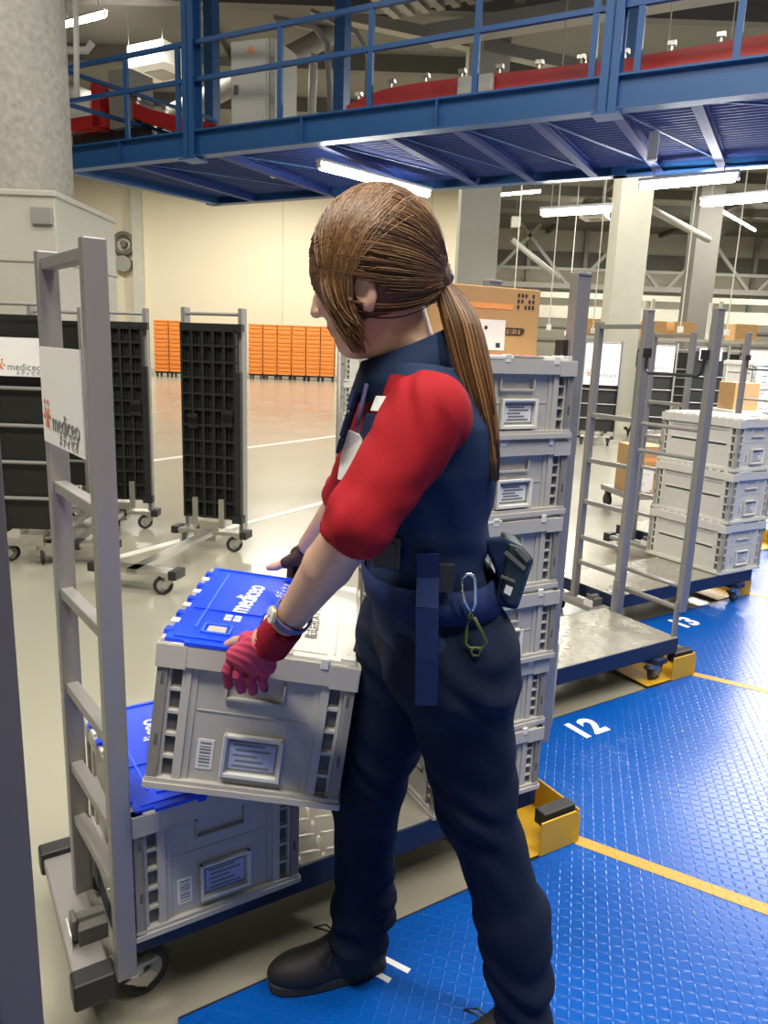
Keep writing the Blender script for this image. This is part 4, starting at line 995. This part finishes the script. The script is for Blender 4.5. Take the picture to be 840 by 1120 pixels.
for s in (-1, 1):
    c = hp3(.0695, s*.031, -.002); n = hp3(.0695+.0125, s*.031, -.009)-c; n /= np.linalg.norm(n)
    mb = MB(); vs, fs = [], []
    for i in range(9):
        for j in range(14):
            a, b_ = math.pi*i/8, 2*math.pi*j/14; vs.append(tuple(c+.0112*np.array([math.sin(a)*math.cos(b_), math.sin(a)*math.sin(b_), math.cos(a)])))
    fs = [(i*14+j, i*14+(j+1) % 14, (i+1)*14+(j+1) % 14, (i+1)*14+j) for i in range(8) for j in range(14)]
    mb.add(vs, fs); e_ = pmb(mb, 'eye', M['eye'], smooth=True)
    mb = MB(); mb.cyl(c+n*.0100, c+n*.0116, .0050, 16); pmb(mb, 'iris', M['iris'], e_)
    vs = [tuple(c+.0124*(ud*math.cos(a)+math.sin(a)*(fd*math.cos(b_)+sd*math.sin(b_)))) for a in np.linspace(0, 1.62, 8) for b_ in np.linspace(0, 2*math.pi, 16, endpoint=False)]
    mb = MB(); mb.add(vs, [(i*16+j, i*16+(j+1) % 16, (i+1)*16+(j+1) % 16, (i+1)*16+j) for i in range(7) for j in range(16)]); pmb(mb, 'eyelid', M['skin'], e_, smooth=True)
    mb = MB(); mb.tube([hp3(.083-.03*abs(t-.35)**1.5*2, s*(.014+.034*t), .021+.006*math.sin(t*2.6)) for t in np.linspace(0, 1, 7)], [.0012, .002, .0022, .002, .0018, .0014, .0008], 6); pmb(mb, 'eyebrow', M['hair_base'])
def fold(G, ax, amp, wl, ph=0., warp=.35):
    X, Y, Z = G; q = (X*ax[0]+Y*ax[1]+Z*ax[2])/wl*2*math.pi+ph
    w = np.sin(X*31+Z*17+ph)+np.sin(Y*27-Z*23+ph*2)+np.sin(X*13-Y*19)
    return amp*np.sin(q+warp*3*w)*(.6+.4*np.sin(X*23+Y*29+Z*11+ph))
# --- shirt trunk
h = .0045
G = grid((-.13, .96, .93), (.28, 1.44, 1.44), h)
d = loft(G, [(z, cx, cy, a+.006, b+.006, t) for z, cx, cy, a, b, t in TS if z < 1.38], 2.25)
d = smin(d, rc(G, LS+np.array([.01, .05, -.01]), LS+np.array([0, .06, -.03]), .04, .04), .04); d = smin(d, rc(G, RS, RS+(RE-RS)*.15, .05, .05), .04)
d = smin(d, rc(G, (.045, 1.10, 1.335), (.035, 1.26, 1.335), .036, .036), .03)
d = smin(d, rc(G, (.075, 1.12, 1.33), (.065, 1.25, 1.34), .034, .034), .03)
d = smax(d, G[2]-1.385+0*G[0]+0*G[1], .01)
bend = np.clip((1.14-G[2])/.14, 0, 1)*np.clip((G[2]-.95)/.05, 0, 1)
d = d+fold(G, (.25, .1, 1), .0045, .055)*bend+fold(G, (.8, .2, .7), .003, .09, 2)
x0 = HC
def shirt_m(c):
    # red yoke on the front and shoulders, navy elsewhere
    lim = .030+(c[:, 2]-1.26)*.35
    fr = (c[:, 0] < lim) & (c[:, 2] > 1.262) & (np.abs(c[:, 1]-1.20) > .02) & (c[:, 2] < 1.36)
    fr2 = fr
    return np.where(fr | fr2, 1, 0)
shirt = porg('shirt', d, G, h, [M['navy2'], M['red_cloth']], None, shirt_m)
# placket, seam on the back shoulder, hem band
mb = MB()
pl = [at(390, 428, 1.13), at(384, 450, 1.125), at(376, 476, 1.13), at(372, 492, 1.14)]
for i in range(3): mb.bar(pl[i], pl[i+1], .030, .006, 0, up=(-1, .3, 0))
pmb(mb, 'placket', M['navy2'], bevel=.002)
# collar: two crossing leaves standing around the neck
def collar():
    mb = MB(); n = 40; rows = []
    for i in range(n+1):
        t = 2*math.pi*i/n; ca, sa = math.cos(t), math.sin(t)
        back = .5+.5*ca
        zt = 1.372+.058*back; zb = 1.322+.030*back
        rr = (.058+.012*(1-back), .066)
        cxx, cyy = .030, 1.183
        out = [(cxx+rr[0]*ca*1.08, cyy+rr[1]*sa, zb), (cxx+rr[0]*ca*.98, cyy+rr[1]*sa*.95, zt), (cxx+rr[0]*ca*1.06, cyy+rr[1]*sa*1.03, zt+.003), (cxx+rr[0]*ca*1.34, cyy+rr[1]*sa*1.30, zb-.008)]
        rows.append(out)
    vs = [p for r_ in rows for p in r_]; fs = []
    for i in range(n):
        for j in range(3): fs.append((i*4+j, i*4+j+1, (i+1)*4+j+1, (i+1)*4+j))
    mb.add(vs, fs); o = pmb(mb, 'collar', M['navy2'], smooth=True); s = o.modifiers.new('thick', 'SOLIDIFY'); s.thickness = .004; return o
collar()
# --- sleeves
def sleeve(S, E, Wr, frac, ph, name='sleeve'):
    end = E+(Wr-E)*frac
    lo = np.minimum(np.minimum(S, E), end)-.1; hi = np.maximum(np.maximum(S, E), end)+.1
    G = grid(lo, hi, .0036)
    d = smin(rc(G, S, E, .0625, .047), rc(G, E, end, .047, .047), .015)
    ax = (E-S)/np.linalg.norm(E-S); a2 = (end-E)/np.linalg.norm(end-E)
    X, Y, Z = G
    de = np.sqrt((X-E[0])**2+(Y-E[1])**2+(Z-E[2])**2)
    d = d+fold(G, ax+np.array([.4, 0, .25]), .0038, .05, ph, .8)*np.exp(-(de/.08)**2)+fold(G, ax*.5+np.array([.8, .3, .4]), .0022, .085, ph+1, 1.2)
    pln = (X-end[0])*a2[0]+(Y-end[1])*a2[1]+(Z-end[2])*a2[2]
    d = np.maximum(d, pln); inner = rc(G, E, end+a2*.05, .039, .040); d = np.maximum(d, -np.maximum(inner, -(pln+.03)))
    return porg(name, d, G, .0036, M['red_cloth'])
sleeve(LS, LE, LW, .09, 0.); sleeve(RS, RE, RW, .15, 2.)
# --- trousers
LHp, LK, LA, LHem = T_(.125, 1.165, .905), at(519, 868, 1.20), at(560, 1000, 1.215), at(572, 1100, 1.22)
RHp, RKn, RA, RHem = T_(.060, 1.325, .90), at(401, 868, 1.385), at(397, 985, 1.415), at(394, 1046, 1.425)
h = .0052
G = grid((-.16, 1.0, .05), (.40, 1.55, 1.02), h)
X, Y, Z = G
d = loft(G, [(.80, .115, 1.235, .085, .140, .1), (.86, .115, 1.235, .118, .178, .1), (.93, .106, 1.232, .113, .172, .1), (.985, .09, 1.226, .104, .155, .1), (1.012, .086, 1.224, .102, .152, .1)], 2.3)
d = smax(d, .82-Z+0*X+0*Y, .03)
leg = smin(rc(G, LHp, LK, .102, .071), rc(G, LK, LA, .068, .062), .03); leg = smin(leg, rc(G, LA, LHem, .070, .058), .02)
d = smin(d, leg, .035)
leg2 = smin(rc(G, RHp, RKn, .100, .070), rc(G, RKn, RA, .068, .062), .03); leg2 = smin(leg2, rc(G, RA, RHem, .064, .070), .02)
d = smin(d, leg2, .012)
low = np.clip((.40-Z)/.25, 0, 1); knee = np.exp(-((Z-.60)/.10)**2); hip = np.exp(-((Z-.86)/.08)**2)
d = d+fold(G, (.35, .1, 1), .012, .085, 1.)*low+fold(G, (.5, -.2, 1), .006, .085, 3.)*knee+fold(G, (.7, .1, .9), .005, .07, .5)*hip+fold(G, (1., .2, .25), .0025, .10, 4.)
d = np.maximum(d, np.where(Y+0*X < 1.30, .085-Z, .115-Z)+0*X)
trousers = porg('trousers', d, G, h, M['navy'])
# --- shoes
def shoe(heel, toe, name='shoe'):
    heel, toe = np.array(heel), np.array(toe); dr = (toe-heel)/np.linalg.norm(toe-heel); L = np.linalg.norm(toe-heel); sdv = np.array([-dr[1], dr[0], 0]); z = heel[2]
    Q = np.array([dr, sdv, [0, 0, 1]])
    G = grid((min(heel[0], toe[0])-.08, min(heel[1], toe[1])-.08, z-.02), (max(heel[0], toe[0])+.08, max(heel[1], toe[1])+.08, z+.15), .0036)
    def p(a, b, c): return heel+dr*a+sdv*b+np.array([0, 0, c])
    d = ell(G, p(L*.70, 0, .036), (.088, .046, .040), Q); d = smin(d, ell(G, p(L*.22, 0, .045), (.068, .037, .045), Q), .04)
    d = smin(d, rc(G, p(.06, 0, .05), p(.05, 0, .105), .040, .040), .03); d = smin(d, rc(G, p(L*.62, 0, .055), p(L*.34, 0, .09), .028, .032), .02)
    d = np.maximum(d, z+.018-G[2]+0*d); d = np.maximum(d, G[2]-z-.12+0*d)
    o = porg(name, d, G, .0036, M['shoe'])
    mb = MB(); n = 36; poly = []
    for i in range(n):
        t = 2*math.pi*i/n; a = L*.5+(L*.5+.012)*math.cos(t); wd = .040+.010*math.cos(t) if math.cos(t) > -.2 else .037; q = p(a, wd*np.sign(math.sin(t))*abs(math.sin(t))**.7, 0); poly.append((q[0], q[1]))
    mb.prism(poly, z, z+.024); so = pmb(mb, 'sole', M['sole'], o, bevel=.004)
    mb = MB()
    for k in range(4):
        a = L*(.46+.075*k); zz = .098-.013*k; mb.tube([p(a, -.026, zz-.012), p(a, 0, zz+.004), p(a, .026, zz-.012)], .0028, 6)
    a = L*.42; mb.tube([p(a, 0, .105), p(a+.02, .03, .115), p(a+.05, .045, .10), p(a+.03, .05, .08), p(a, .01, .10)], .0022, 6); mb.tube([p(a, 0, .105), p(a+.02, -.03, .11), p(a+.045, -.045, .095), p(a, -.01, .10)], .0022, 6)
    mb.build
    pmb(mb, 'laces', M['black'], o, smooth=True)
    return o
shoe((.030, 1.452, .013), (-.205, 1.385, .013)); shoe((.345, 1.235, .013), (.115, 1.19, .013))
# --- belt, hanging strap end, carabiner, pouch
def ring(zc, hgt, grow, name, mt, par=None):
    mb = MB(); n = 64; sl = np.array(sorted(TS))
    rows = []
    for i in range(n):
        t = 2*math.pi*i/n
        for z in (zc-hgt/2, zc+hgt/2):
            cx, cy, a, b_, tn = [np.interp(z, sl[:, 0], sl[:, j]) for j in range(1, 6)]
            a += grow; b_ += grow; ca, sa = math.cos(t), math.sin(t); k = 1/((abs(ca)**2.3+abs(sa)**2.3)**(1/2.3)); u, v = a*ca*k, b_*sa*k
            rows.append((cx+u*math.cos(tn)-v*math.sin(tn), cy+u*math.sin(tn)+v*math.cos(tn), z))
    mb.add(rows, [(2*i, (2*i+2) % (2*n), (2*i+3) % (2*n), 2*i+1) for i in range(n)]); o = pmb(mb, name, mt, par, smooth=True); s = o.modifiers.new('thick', 'SOLIDIFY'); s.thickness = .006; return o
belt = ring(1.018, .050, .016, 'belt', M['navy_belt'])
def surf(px, py):
    """point on the near flank of the trunk seen at a pixel"""
    lo_, hi_ = .85, 1.35
    sl = np.array(sorted(TS))
    for Yq in np.linspace(.95, 1.35, 200):
        P = at(px, py, Yq); z = P[2]; cx, cy, a, b_, tn = [np.interp(z, sl[:, 0], sl[:, j]) for j in range(1, 6)]
        a += .012; b_ += .012; x, y = P[0]-cx, P[1]-cy; u, v = x*math.cos(tn)+y*math.sin(tn), -x*math.sin(tn)+y*math.cos(tn)
        if (abs(u)/a)**2.3+(abs(v)/b_)**2.3 < 1: return P
    return at(px, py, 1.1)
def off(P, e): d = CP-np.array(P); return np.array(P)+d/np.linalg.norm(d)*e
# buckle
c = surf(424, 603); mb = MB(); mb.frame(off(c, .010), (1, -.1, 0), (0, 0, 1), (-.1, -1, 0)); mb.box(-.020, .020, -.024, .024, -.004, .010); mb.box(-.013, .013, -.016, .016, .010, .013); pmb(mb, 'buckle', M['black'], belt, bevel=.002)
# hanging strap
pts = [off(surf(468, 606), .014), off(surf(468, 632), .020), off(surf(468, 660), .030)]
z0 = pts[-1]; yq = z0[1]-.012
mb = MB(); st = [pts[0], pts[1], T_(at(467, 665, yq)[0], yq, at(467, 665, yq)[2]), at(467, 720, yq-.005), at(466, 771, yq)]
for i in range(len(st)-1): mb.bar(st[i], st[i+1], .033, .004, 0, up=(0, -1, .1))
pmb(mb, 'strap_end', M['navy_belt'], belt)
mb = MB(); c = off(surf(488, 632), .016); mb.frame(c, (1, 0, 0), (0, 0, 1), (0, -1, 0)); mb.box(-.012, .012, -.022, .022, -.004, .004); pmb(mb, 'belt_loop', M['black'], belt, bevel=.002)
# carabiner hanging on the belt, with a green clip and keys
yk = surf(512, 640)[1]-.030
def loop(px, Y): return [at(x, y, Y) for x, y in px]
car = loop([(506, 632), (510, 628), (515, 628), (519, 632), (520, 645), (520, 660), (517, 668), (513, 668), (508, 658), (505, 645)], yk)
rt = empty('carabiner', tuple(car[7])); tag(rt, 'silver carabiner with an olive green clip hanging from the worker belt', 'carabiner')
mb = MB(); mb.tube([p-car[7] for p in car], .0026, 8, 0, True); mb.build('silver_ring', M['silver'], rt, smooth=True)
gr = loop([(514, 674), (519, 676), (526, 690), (532, 703), (528, 709), (514, 709), (509, 704), (510, 690)], yk+.002)
mb = MB(); mb.tube([p-car[7] for p in gr], .0028, 8, 0, True); mb.build('green_clip', M['green_metal'], rt, smooth=True)
k1 = loop([(515, 668), (517, 672), (517, 678), (514, 680), (512, 674)], yk); mb = MB(); mb.tube([p-car[7] for p in k1], .0016, 6, 0, True); k1 = loop([(519, 708), (525, 710), (524, 717), (517, 717), (515, 712)], yk); mb.tube([p-car[7] for p in k1], .0022, 6, 0, True); mb.build('key_ring', M['green_metal'], rt, smooth=True)
# pouch
yp = 1.16
mb = MB(); Q = [(527, 590), (552, 588), (572, 598), (584, 612), (566, 667), (540, 662), (546, 634)]
F_ = [at(x, y, yp-.03) for x, y in Q]; B_ = [at(x, y, yp+.06) for x, y in Q]
F2 = [at(x, y, yp-.035) for x, y in [(556, 594), (572, 600), (583, 613), (566, 665), (553, 662), (547, 652), (550, 634)]]
rt = empty('hip_pouch', (float(F_[4][0]), yp, float(F_[4][2]))); tag(rt, 'small dark teal hip pouch with a white printed label at the worker back', 'pouch'); o3 = np.array(rt.location)
def slab(A, Bk, m=0):
    mb = MB(); n = len(A); mb.add([tuple(p-o3) for p in A]+[tuple(p-o3) for p in Bk], [tuple(range(n)), tuple(range(n, 2*n))[::-1]]+[(i, (i+1) % n, n+(i+1) % n, n+i) for i in range(n)], m); return mb
slab(F_, B_).build('bag', M['navy2'], rt, bevel=.006)
slab(F2, [p+np.array([.0, .085, .0]) for p in F2]).build('shell', M['teal'], rt, bevel=.006)
def patch(qs, dy): return [at(x, y, yp-.038-dy) for x, y in qs]
A = patch([(554, 640), (561, 643), (558, 652), (551, 648)], .0); slab(A, [p+np.array([0, .003, 0]) for p in A]).build('label', M['paper'], rt)
mb = MB(); mb.bar(at(553, 604, yp-.038)-o3, at(574, 622, yp-.038)-o3, .006, .004, 0, up=(0, -1, 0)); mb.bar(at(548, 630, yp-.037)-o3, at(563, 636, yp-.038)-o3, .004, .004, 0, up=(0, -1, 0)); mb.bar(at(566, 600, yp-.038)-o3, at(578, 613, yp-.038)-o3, .008, .004, 0, up=(0, -1, 0))
mb.build('zip', M['dark_duct'], rt)
# --- name badge, breast pocket, hanging card
c = off(surf(416, 442), .008); c2 = [off(surf(x, y), .012) for x, y in ((411, 433), (426, 434), (420, 450), (405, 449))]
mb = MB(); mb.add(c2+[p+np.array([.004, .004, 0]) for p in c2], [(0, 1, 2, 3), (7, 6, 5, 4), (0, 4, 5, 1), (1, 5, 6, 2), (2, 6, 7, 3), (3, 7, 4, 0)]); pmb(mb, 'name_badge', M['paper'], shirt)
mb = MB(); c3 = [off(surf(x, y), .011) for x, y in ((400, 452), (421, 455), (412, 482), (392, 478))]
mb.add(c3+[p+np.array([.006, .006, 0]) for p in c3], [(0, 1, 2, 3), (7, 6, 5, 4), (0, 4, 5, 1), (1, 5, 6, 2), (2, 6, 7, 3), (3, 7, 4, 0)]); pmb(mb, 'breast_pocket', M['navy2'], shirt, bevel=.002)
Yc = 1.125
cc = [at(x, y, Yc+dy) for x, y, dy in ((381, 470, 0), (397, 478, -.01), (391, 505, -.01), (383, 527, -.005), (369, 524, .01), (373, 497, .01))]
rt = empty('identity_card', tuple(cc[3])); tag(rt, 'white identity card hanging at the worker chest', 'card'); o3 = np.array(cc[3])
mb = MB(); n = len(cc); mb.add([tuple(p-o3) for p in cc]+[tuple(p-o3+np.array([.002, .004, 0])) for p in cc], [tuple(range(n)), tuple(range(n, 2*n))[::-1]]+[(i, (i+1) % n, n+(i+1) % n, n+i) for i in range(n)]); mb.build('card', M['paper'], rt)
mb = MB(); mb.tube([at(389, 472, Yc)-o3, at(393, 455, Yc-.004)-o3, at(397, 438, Yc-.008)-o3, at(401, 420, Yc)-o3], .0035, 6); mb.build('lanyard', M['strap_blue'], rt, smooth=True)
# --- gloves (the body's own thumbs stay bare)
lo = np.min(np.array(K+MD+TP+CFF+[LW]), 0)-.04; hi = np.max(np.array(K+MD+TP+CFF+[LW]), 0)+.04
G = grid(lo, hi, .0019)
d = hand_sdf(G, .0022, False)
cut = rc(G, TH[1], TH[3], .013, .013)
d = smin(d, rc(G, TH[0], TH[1], .0185, .0155), .006)
ax = (CFF[2]-LW)/np.linalg.norm(CFF[2]-LW); X, Y, Z = G
pl_ = (X-CFF[2][0])*ax[0]+(Y-CFF[2][1])*ax[1]+(Z-CFF[2][2])*ax[2]
d = np.maximum(d, -pl_-.006)
d = d+fold(G, (.5, .6, .8), .0007, .011, 1.)
palm = lambda c: np.where((c[:, 1] > 1.205+.0) & (c[:, 0] > at(288, 740, 1.2)[0]-.002) & (c[:, 2] < .835), 1, 0)
glove = porg('glove', d, G, .0019, [M['glove'], M['glove_dark']], None, palm)
G = grid(np.minimum(CFF[0], CFF[2])-.05, np.maximum(CFF[0], CFF[2])+.05, .0022); X, Y, Z = G
a_, b_ = LW+(CFF[1]-LW)*.25, CFF[2]+ax*.004
d = rc(G, a_, b_, .0315, .0335)
p1 = (X-a_[0])*ax[0]+(Y-a_[1])*ax[1]+(Z-a_[2])*ax[2]; p2 = (X-b_[0])*ax[0]+(Y-b_[1])*ax[1]+(Z-b_[2])*ax[2]
d = np.maximum(np.maximum(d, -p1), p2)+.0012*np.sin(p1/.0065*2*math.pi)
porg('cuff', d, G, .0022, M['cuff'], glove)
mb = MB(); me = None
for i, (x, y) in enumerate(((286, 700), (283, 704), (288, 706), (281, 709))):
    c = at(x, y, 1.148); mb.bar(c, c+np.array([.010, .0, -.006]), .0025, .002, 0, up=(0, -1, 0))
lo = np.min(np.array(RK+RTIP+RT2+[RW]), 0)-.04; hi = np.max(np.array(RK+RTIP+RT2+[RW]), 0)+.04
G = grid(lo, hi, .0026); d = rhand_sdf(G, .0024, False); d = smin(d, rc(G, RTH[0], RTH[1], .018, .0145), .006)
porg('glove', d, G, .0026, M['glove_dark'])
# --- watch
wd = (LW-LE)/np.linalg.norm(LW-LE); wc = at(319, 676, 1.135); wc = LE+wd*np.dot(LW-LE, wd)*.94
s1 = np.cross(wd, (0, 0, 1)); s1 /= np.linalg.norm(s1); s2 = np.cross(s1, wd)
wr = .0295; n = 32
mb = MB(); mb.tube([wc+(s1*math.cos(t)+s2*math.sin(t))*wr for t in np.linspace(0, 2*math.pi, n, endpoint=False)], .0012, 4, 0, True)
rows = []
for i in range(n):
    t = 2*math.pi*i/n; r_ = s1*math.cos(t)+s2*math.sin(t)
    rows += [wc+r_*wr-wd*.007, wc+r_*wr+wd*.007, wc+r_*(wr+.003)+wd*.007, wc+r_*(wr+.003)-wd*.007]
mb = MB(); mb.add(rows, [(4*i+j, 4*i+(j+1) % 4, 4*((i+1) % n)+(j+1) % 4, 4*((i+1) % n)+j) for i in range(n) for j in range(4)])
rt = empty('wristwatch', tuple(wc)); tag(rt, 'wristwatch with pale gold case and violet strap on the worker near wrist', 'watch')
def wmb(mb, name, mt, par, **k):
    mb.v = [(x-wc[0], y-wc[1], z-wc[2]) for x, y, z in mb.v]; return mb.build(name, mt, par, **k)
wmb(mb, 'strap', M['strap_blue'], rt)
td = at(312, 671, 1.0)-CP; vd = -td/np.linalg.norm(td); vd = vd-wd*np.dot(vd, wd); vd /= np.linalg.norm(vd); lf = np.cross(vd, wd); lf = lf if lf[0] < 0 else -lf
nd = (vd*.62+lf*.78); nd /= np.linalg.norm(nd); fc = wc+nd*(wr+.002)
mb = MB(); mb.cyl(fc, fc+nd*.006, .0145, 28); case = wmb(mb, 'case', M['gold'], rt, bevel=.001)
mb = MB(); mb.cyl(fc+nd*.006, fc+nd*.0066, .0122, 28); dl = wmb(mb, 'dial', M['dial'], case)
mb = MB(); u1 = np.cross(nd, wd); mb.bar(fc+nd*.0068, fc+nd*.0068+wd*.009, .0012, .0006, 0, up=nd); mb.bar(fc+nd*.0068, fc+nd*.0068+u1*.006, .0014, .0006, 0, up=nd); wmb(mb, 'hands', M['ink'], dl)

# --- hair: cap, side locks, strands gathered to the tie, ponytail
PT = at(481, 304, 1.165)
h = .004
G = grid((-.16, 1.05, 1.36), (.16, 1.30, 1.66), h)
EC = at(413, 295, 1.17); ER = (.102, .089, .118)
d = ell(G, EC, ER)
d = smin(d, rc(G, EC+np.array([.045, 0, -.02]), PT, .055, .014), .03)
# nape and face cut away
X, Y, Z = G
face = ell(G, hp3(.098, 0, -.058), (.078, .066, .084), HR)
d = smax(d, -face, .008)
nap = (X-at(402, 345, 1.08)[0])*-.30+(Z-at(402, 345, 1.08)[2])*1.0
d = np.maximum(d, -(nap+.004))
lock = chain(G, [at(356, 285, 1.14), at(362, 318, 1.115), at(378, 345, 1.103), at(391, 372, 1.10)], [.012, .011, .008, .002], .012)
lock2 = chain(G, [at(378, 290, 1.105), at(385, 330, 1.095), at(388, 352, 1.097), at(393, 376, 1.098)], [.009, .007, .004, .002], .01)
d = smin(d, lock, .01); d = smin(d, lock2, .01)
d = d+.0012*np.sin(np.arctan2(Z-PT[2], Y-PT[1])*40+X*30)
earc = min((hp3(-.010, s*.080, -.043) for s in (-1, 1)), key=lambda q: q[1])
d = smax(d, -ell(G, earc, (.016, .03, .026)), .006)
hair = porg('hair', d, G, h, M['hair_base'])
mb = MB()
def strand(pts, r0=.0017, r1=.0008):
    n = len(pts); mb.tube([tuple(p) for p in pts], [r0+(r1-r0)*i/(n-1) for i in range(n)], 3)
# cap strands run over the ellipsoid to the tie
pu = (PT-EC)/np.array(ER); pu /= np.linalg.norm(pu)
for i in range(1500):
    v = rng.normal(size=3); v /= np.linalg.norm(v)
    p = EC+v*np.array(ER)
    fx = np.array([p-HC]) @ HR.T; f_, s_, u_ = fx[0]
    if f_ > .02 and u_ < .040 and abs(s_) < .075: continue                  # face
    if p[2] < at(402, 345, 1.08)[2]+.010+.30*(p[0]-at(402, 345, 1.08)[0]): continue
    if v@pu > .95: continue
    om = math.acos(np.clip(v@pu, -1, 1)); pts = []; lift = 1.008+.022*rng.random(); wob = rng.normal(0, .018, 3)
    for t in np.linspace(0, 1, 11):
        w = (math.sin((1-t)*om)*v+math.sin(t*om)*pu)/math.sin(om)+wob*math.sin(t*math.pi); w /= np.linalg.norm(w)
        q = EC+w*np.array(ER)*(lift+.0*t)
        if t > .75: q = q+(PT-q)*((t-.75)/.25)**1.5*.9
        pts.append(q)
    if min(np.linalg.norm(np.array(q)-earc) for q in pts) < .017: continue
    strand(pts)
# front locks hanging over the cheek
for i in range(620):
    a = rng.random(); b_ = rng.random()
    p0 = at(372+50*a+14*rng.normal(), 216+16*rng.random(), 1.14+.025*rng.normal())                       # parting near the crown
    w0 = (p0-EC)/ER; w0 /= np.linalg.norm(w0)
    p1 = at(338+48*a, 303, 1.105-.012*a); w1 = (p1-EC)/ER; w1 /= np.linalg.norm(w1)
    w1 = w1+np.array([0, -.12*rng.random(), 0]); w1 /= np.linalg.norm(w1)
    om = math.acos(np.clip(w0@w1, -1, 1)); lift = 1.006+.026*rng.random(); pts = []; a = min(1, a*.94)
    for t in np.linspace(0, 1, 8):
        w = (math.sin((1-t)*om)*w0+math.sin(t*om)*w1)/math.sin(om); pts.append(EC+w*ER*lift)
    ps = pts[-1]; dirv = (pts[-1]-pts[-2]); en = at(389+8*a+2.5*rng.normal(), 350+38*b_, 1.097+.008*rng.normal())
    mid = at(347+39*a+2*rng.normal(), 338, 1.100+.008*rng.normal())
    for t in np.linspace(0, 1, 8)[1:]:
        u = 1-t; pts.append(u*u*ps+2*u*t*mid+t*t*en)
    strand(pts, .0017, .0005)
# ponytail
sp = [at(482, 306, 1.165), at(494, 325, 1.15), at(506, 352, 1.13), at(514, 392, 1.115), at(526, 435, 1.10), at(537, 485, 1.09), at(541, 538, 1.085)]
wdt = [.010, .022, .029, .028, .022, .014, .005]
ts = np.linspace(0, 6, 26); idx = np.arange(7)
cen = np.stack([np.interp(ts, idx, [p[j] for p in sp]) for j in range(3)], 1); ww = np.interp(ts, idx, wdt)
for _ in range(2): cen[1:-1] = (cen[:-2]+2*cen[1:-1]+cen[2:])/4; ww[1:-1] = (ww[:-2]+2*ww[1:-1]+ww[2:])/4
for i in range(620):
    rr = math.sqrt(rng.random()); th = rng.random()*2*math.pi; L_ = int(26*(.72+.28*rng.random())); ph = rng.normal(0, .25)
    pts = [cen[k]+np.array([math.cos(th+ph*k/26), .8*math.sin(th+ph*k/26), .15*math.sin(th)])*ww[k]*rr*(1+.05*math.sin(k*.6+th)) for k in range(0, L_)]
    strand(pts[::2]+[pts[-1]], .0017, .0007)
pmb(mb, 'strands', M['hair'], hair, smooth=True)
mb = MB(); td = sp[1]-sp[0]; td /= np.linalg.norm(td); s1 = np.cross(td, (0, 1, 0)); s1 /= np.linalg.norm(s1); s2 = np.cross(td, s1)
for k in (-.005, .004): mb.tube([PT+td*(k+.003)+(s1*math.cos(t)+s2*math.sin(t))*.0145 for t in np.linspace(0, 2*math.pi, 24, endpoint=False)], .0055, 8, 0, True)
pmb(mb, 'hair_tie', M['tie'], hair, smooth=True)
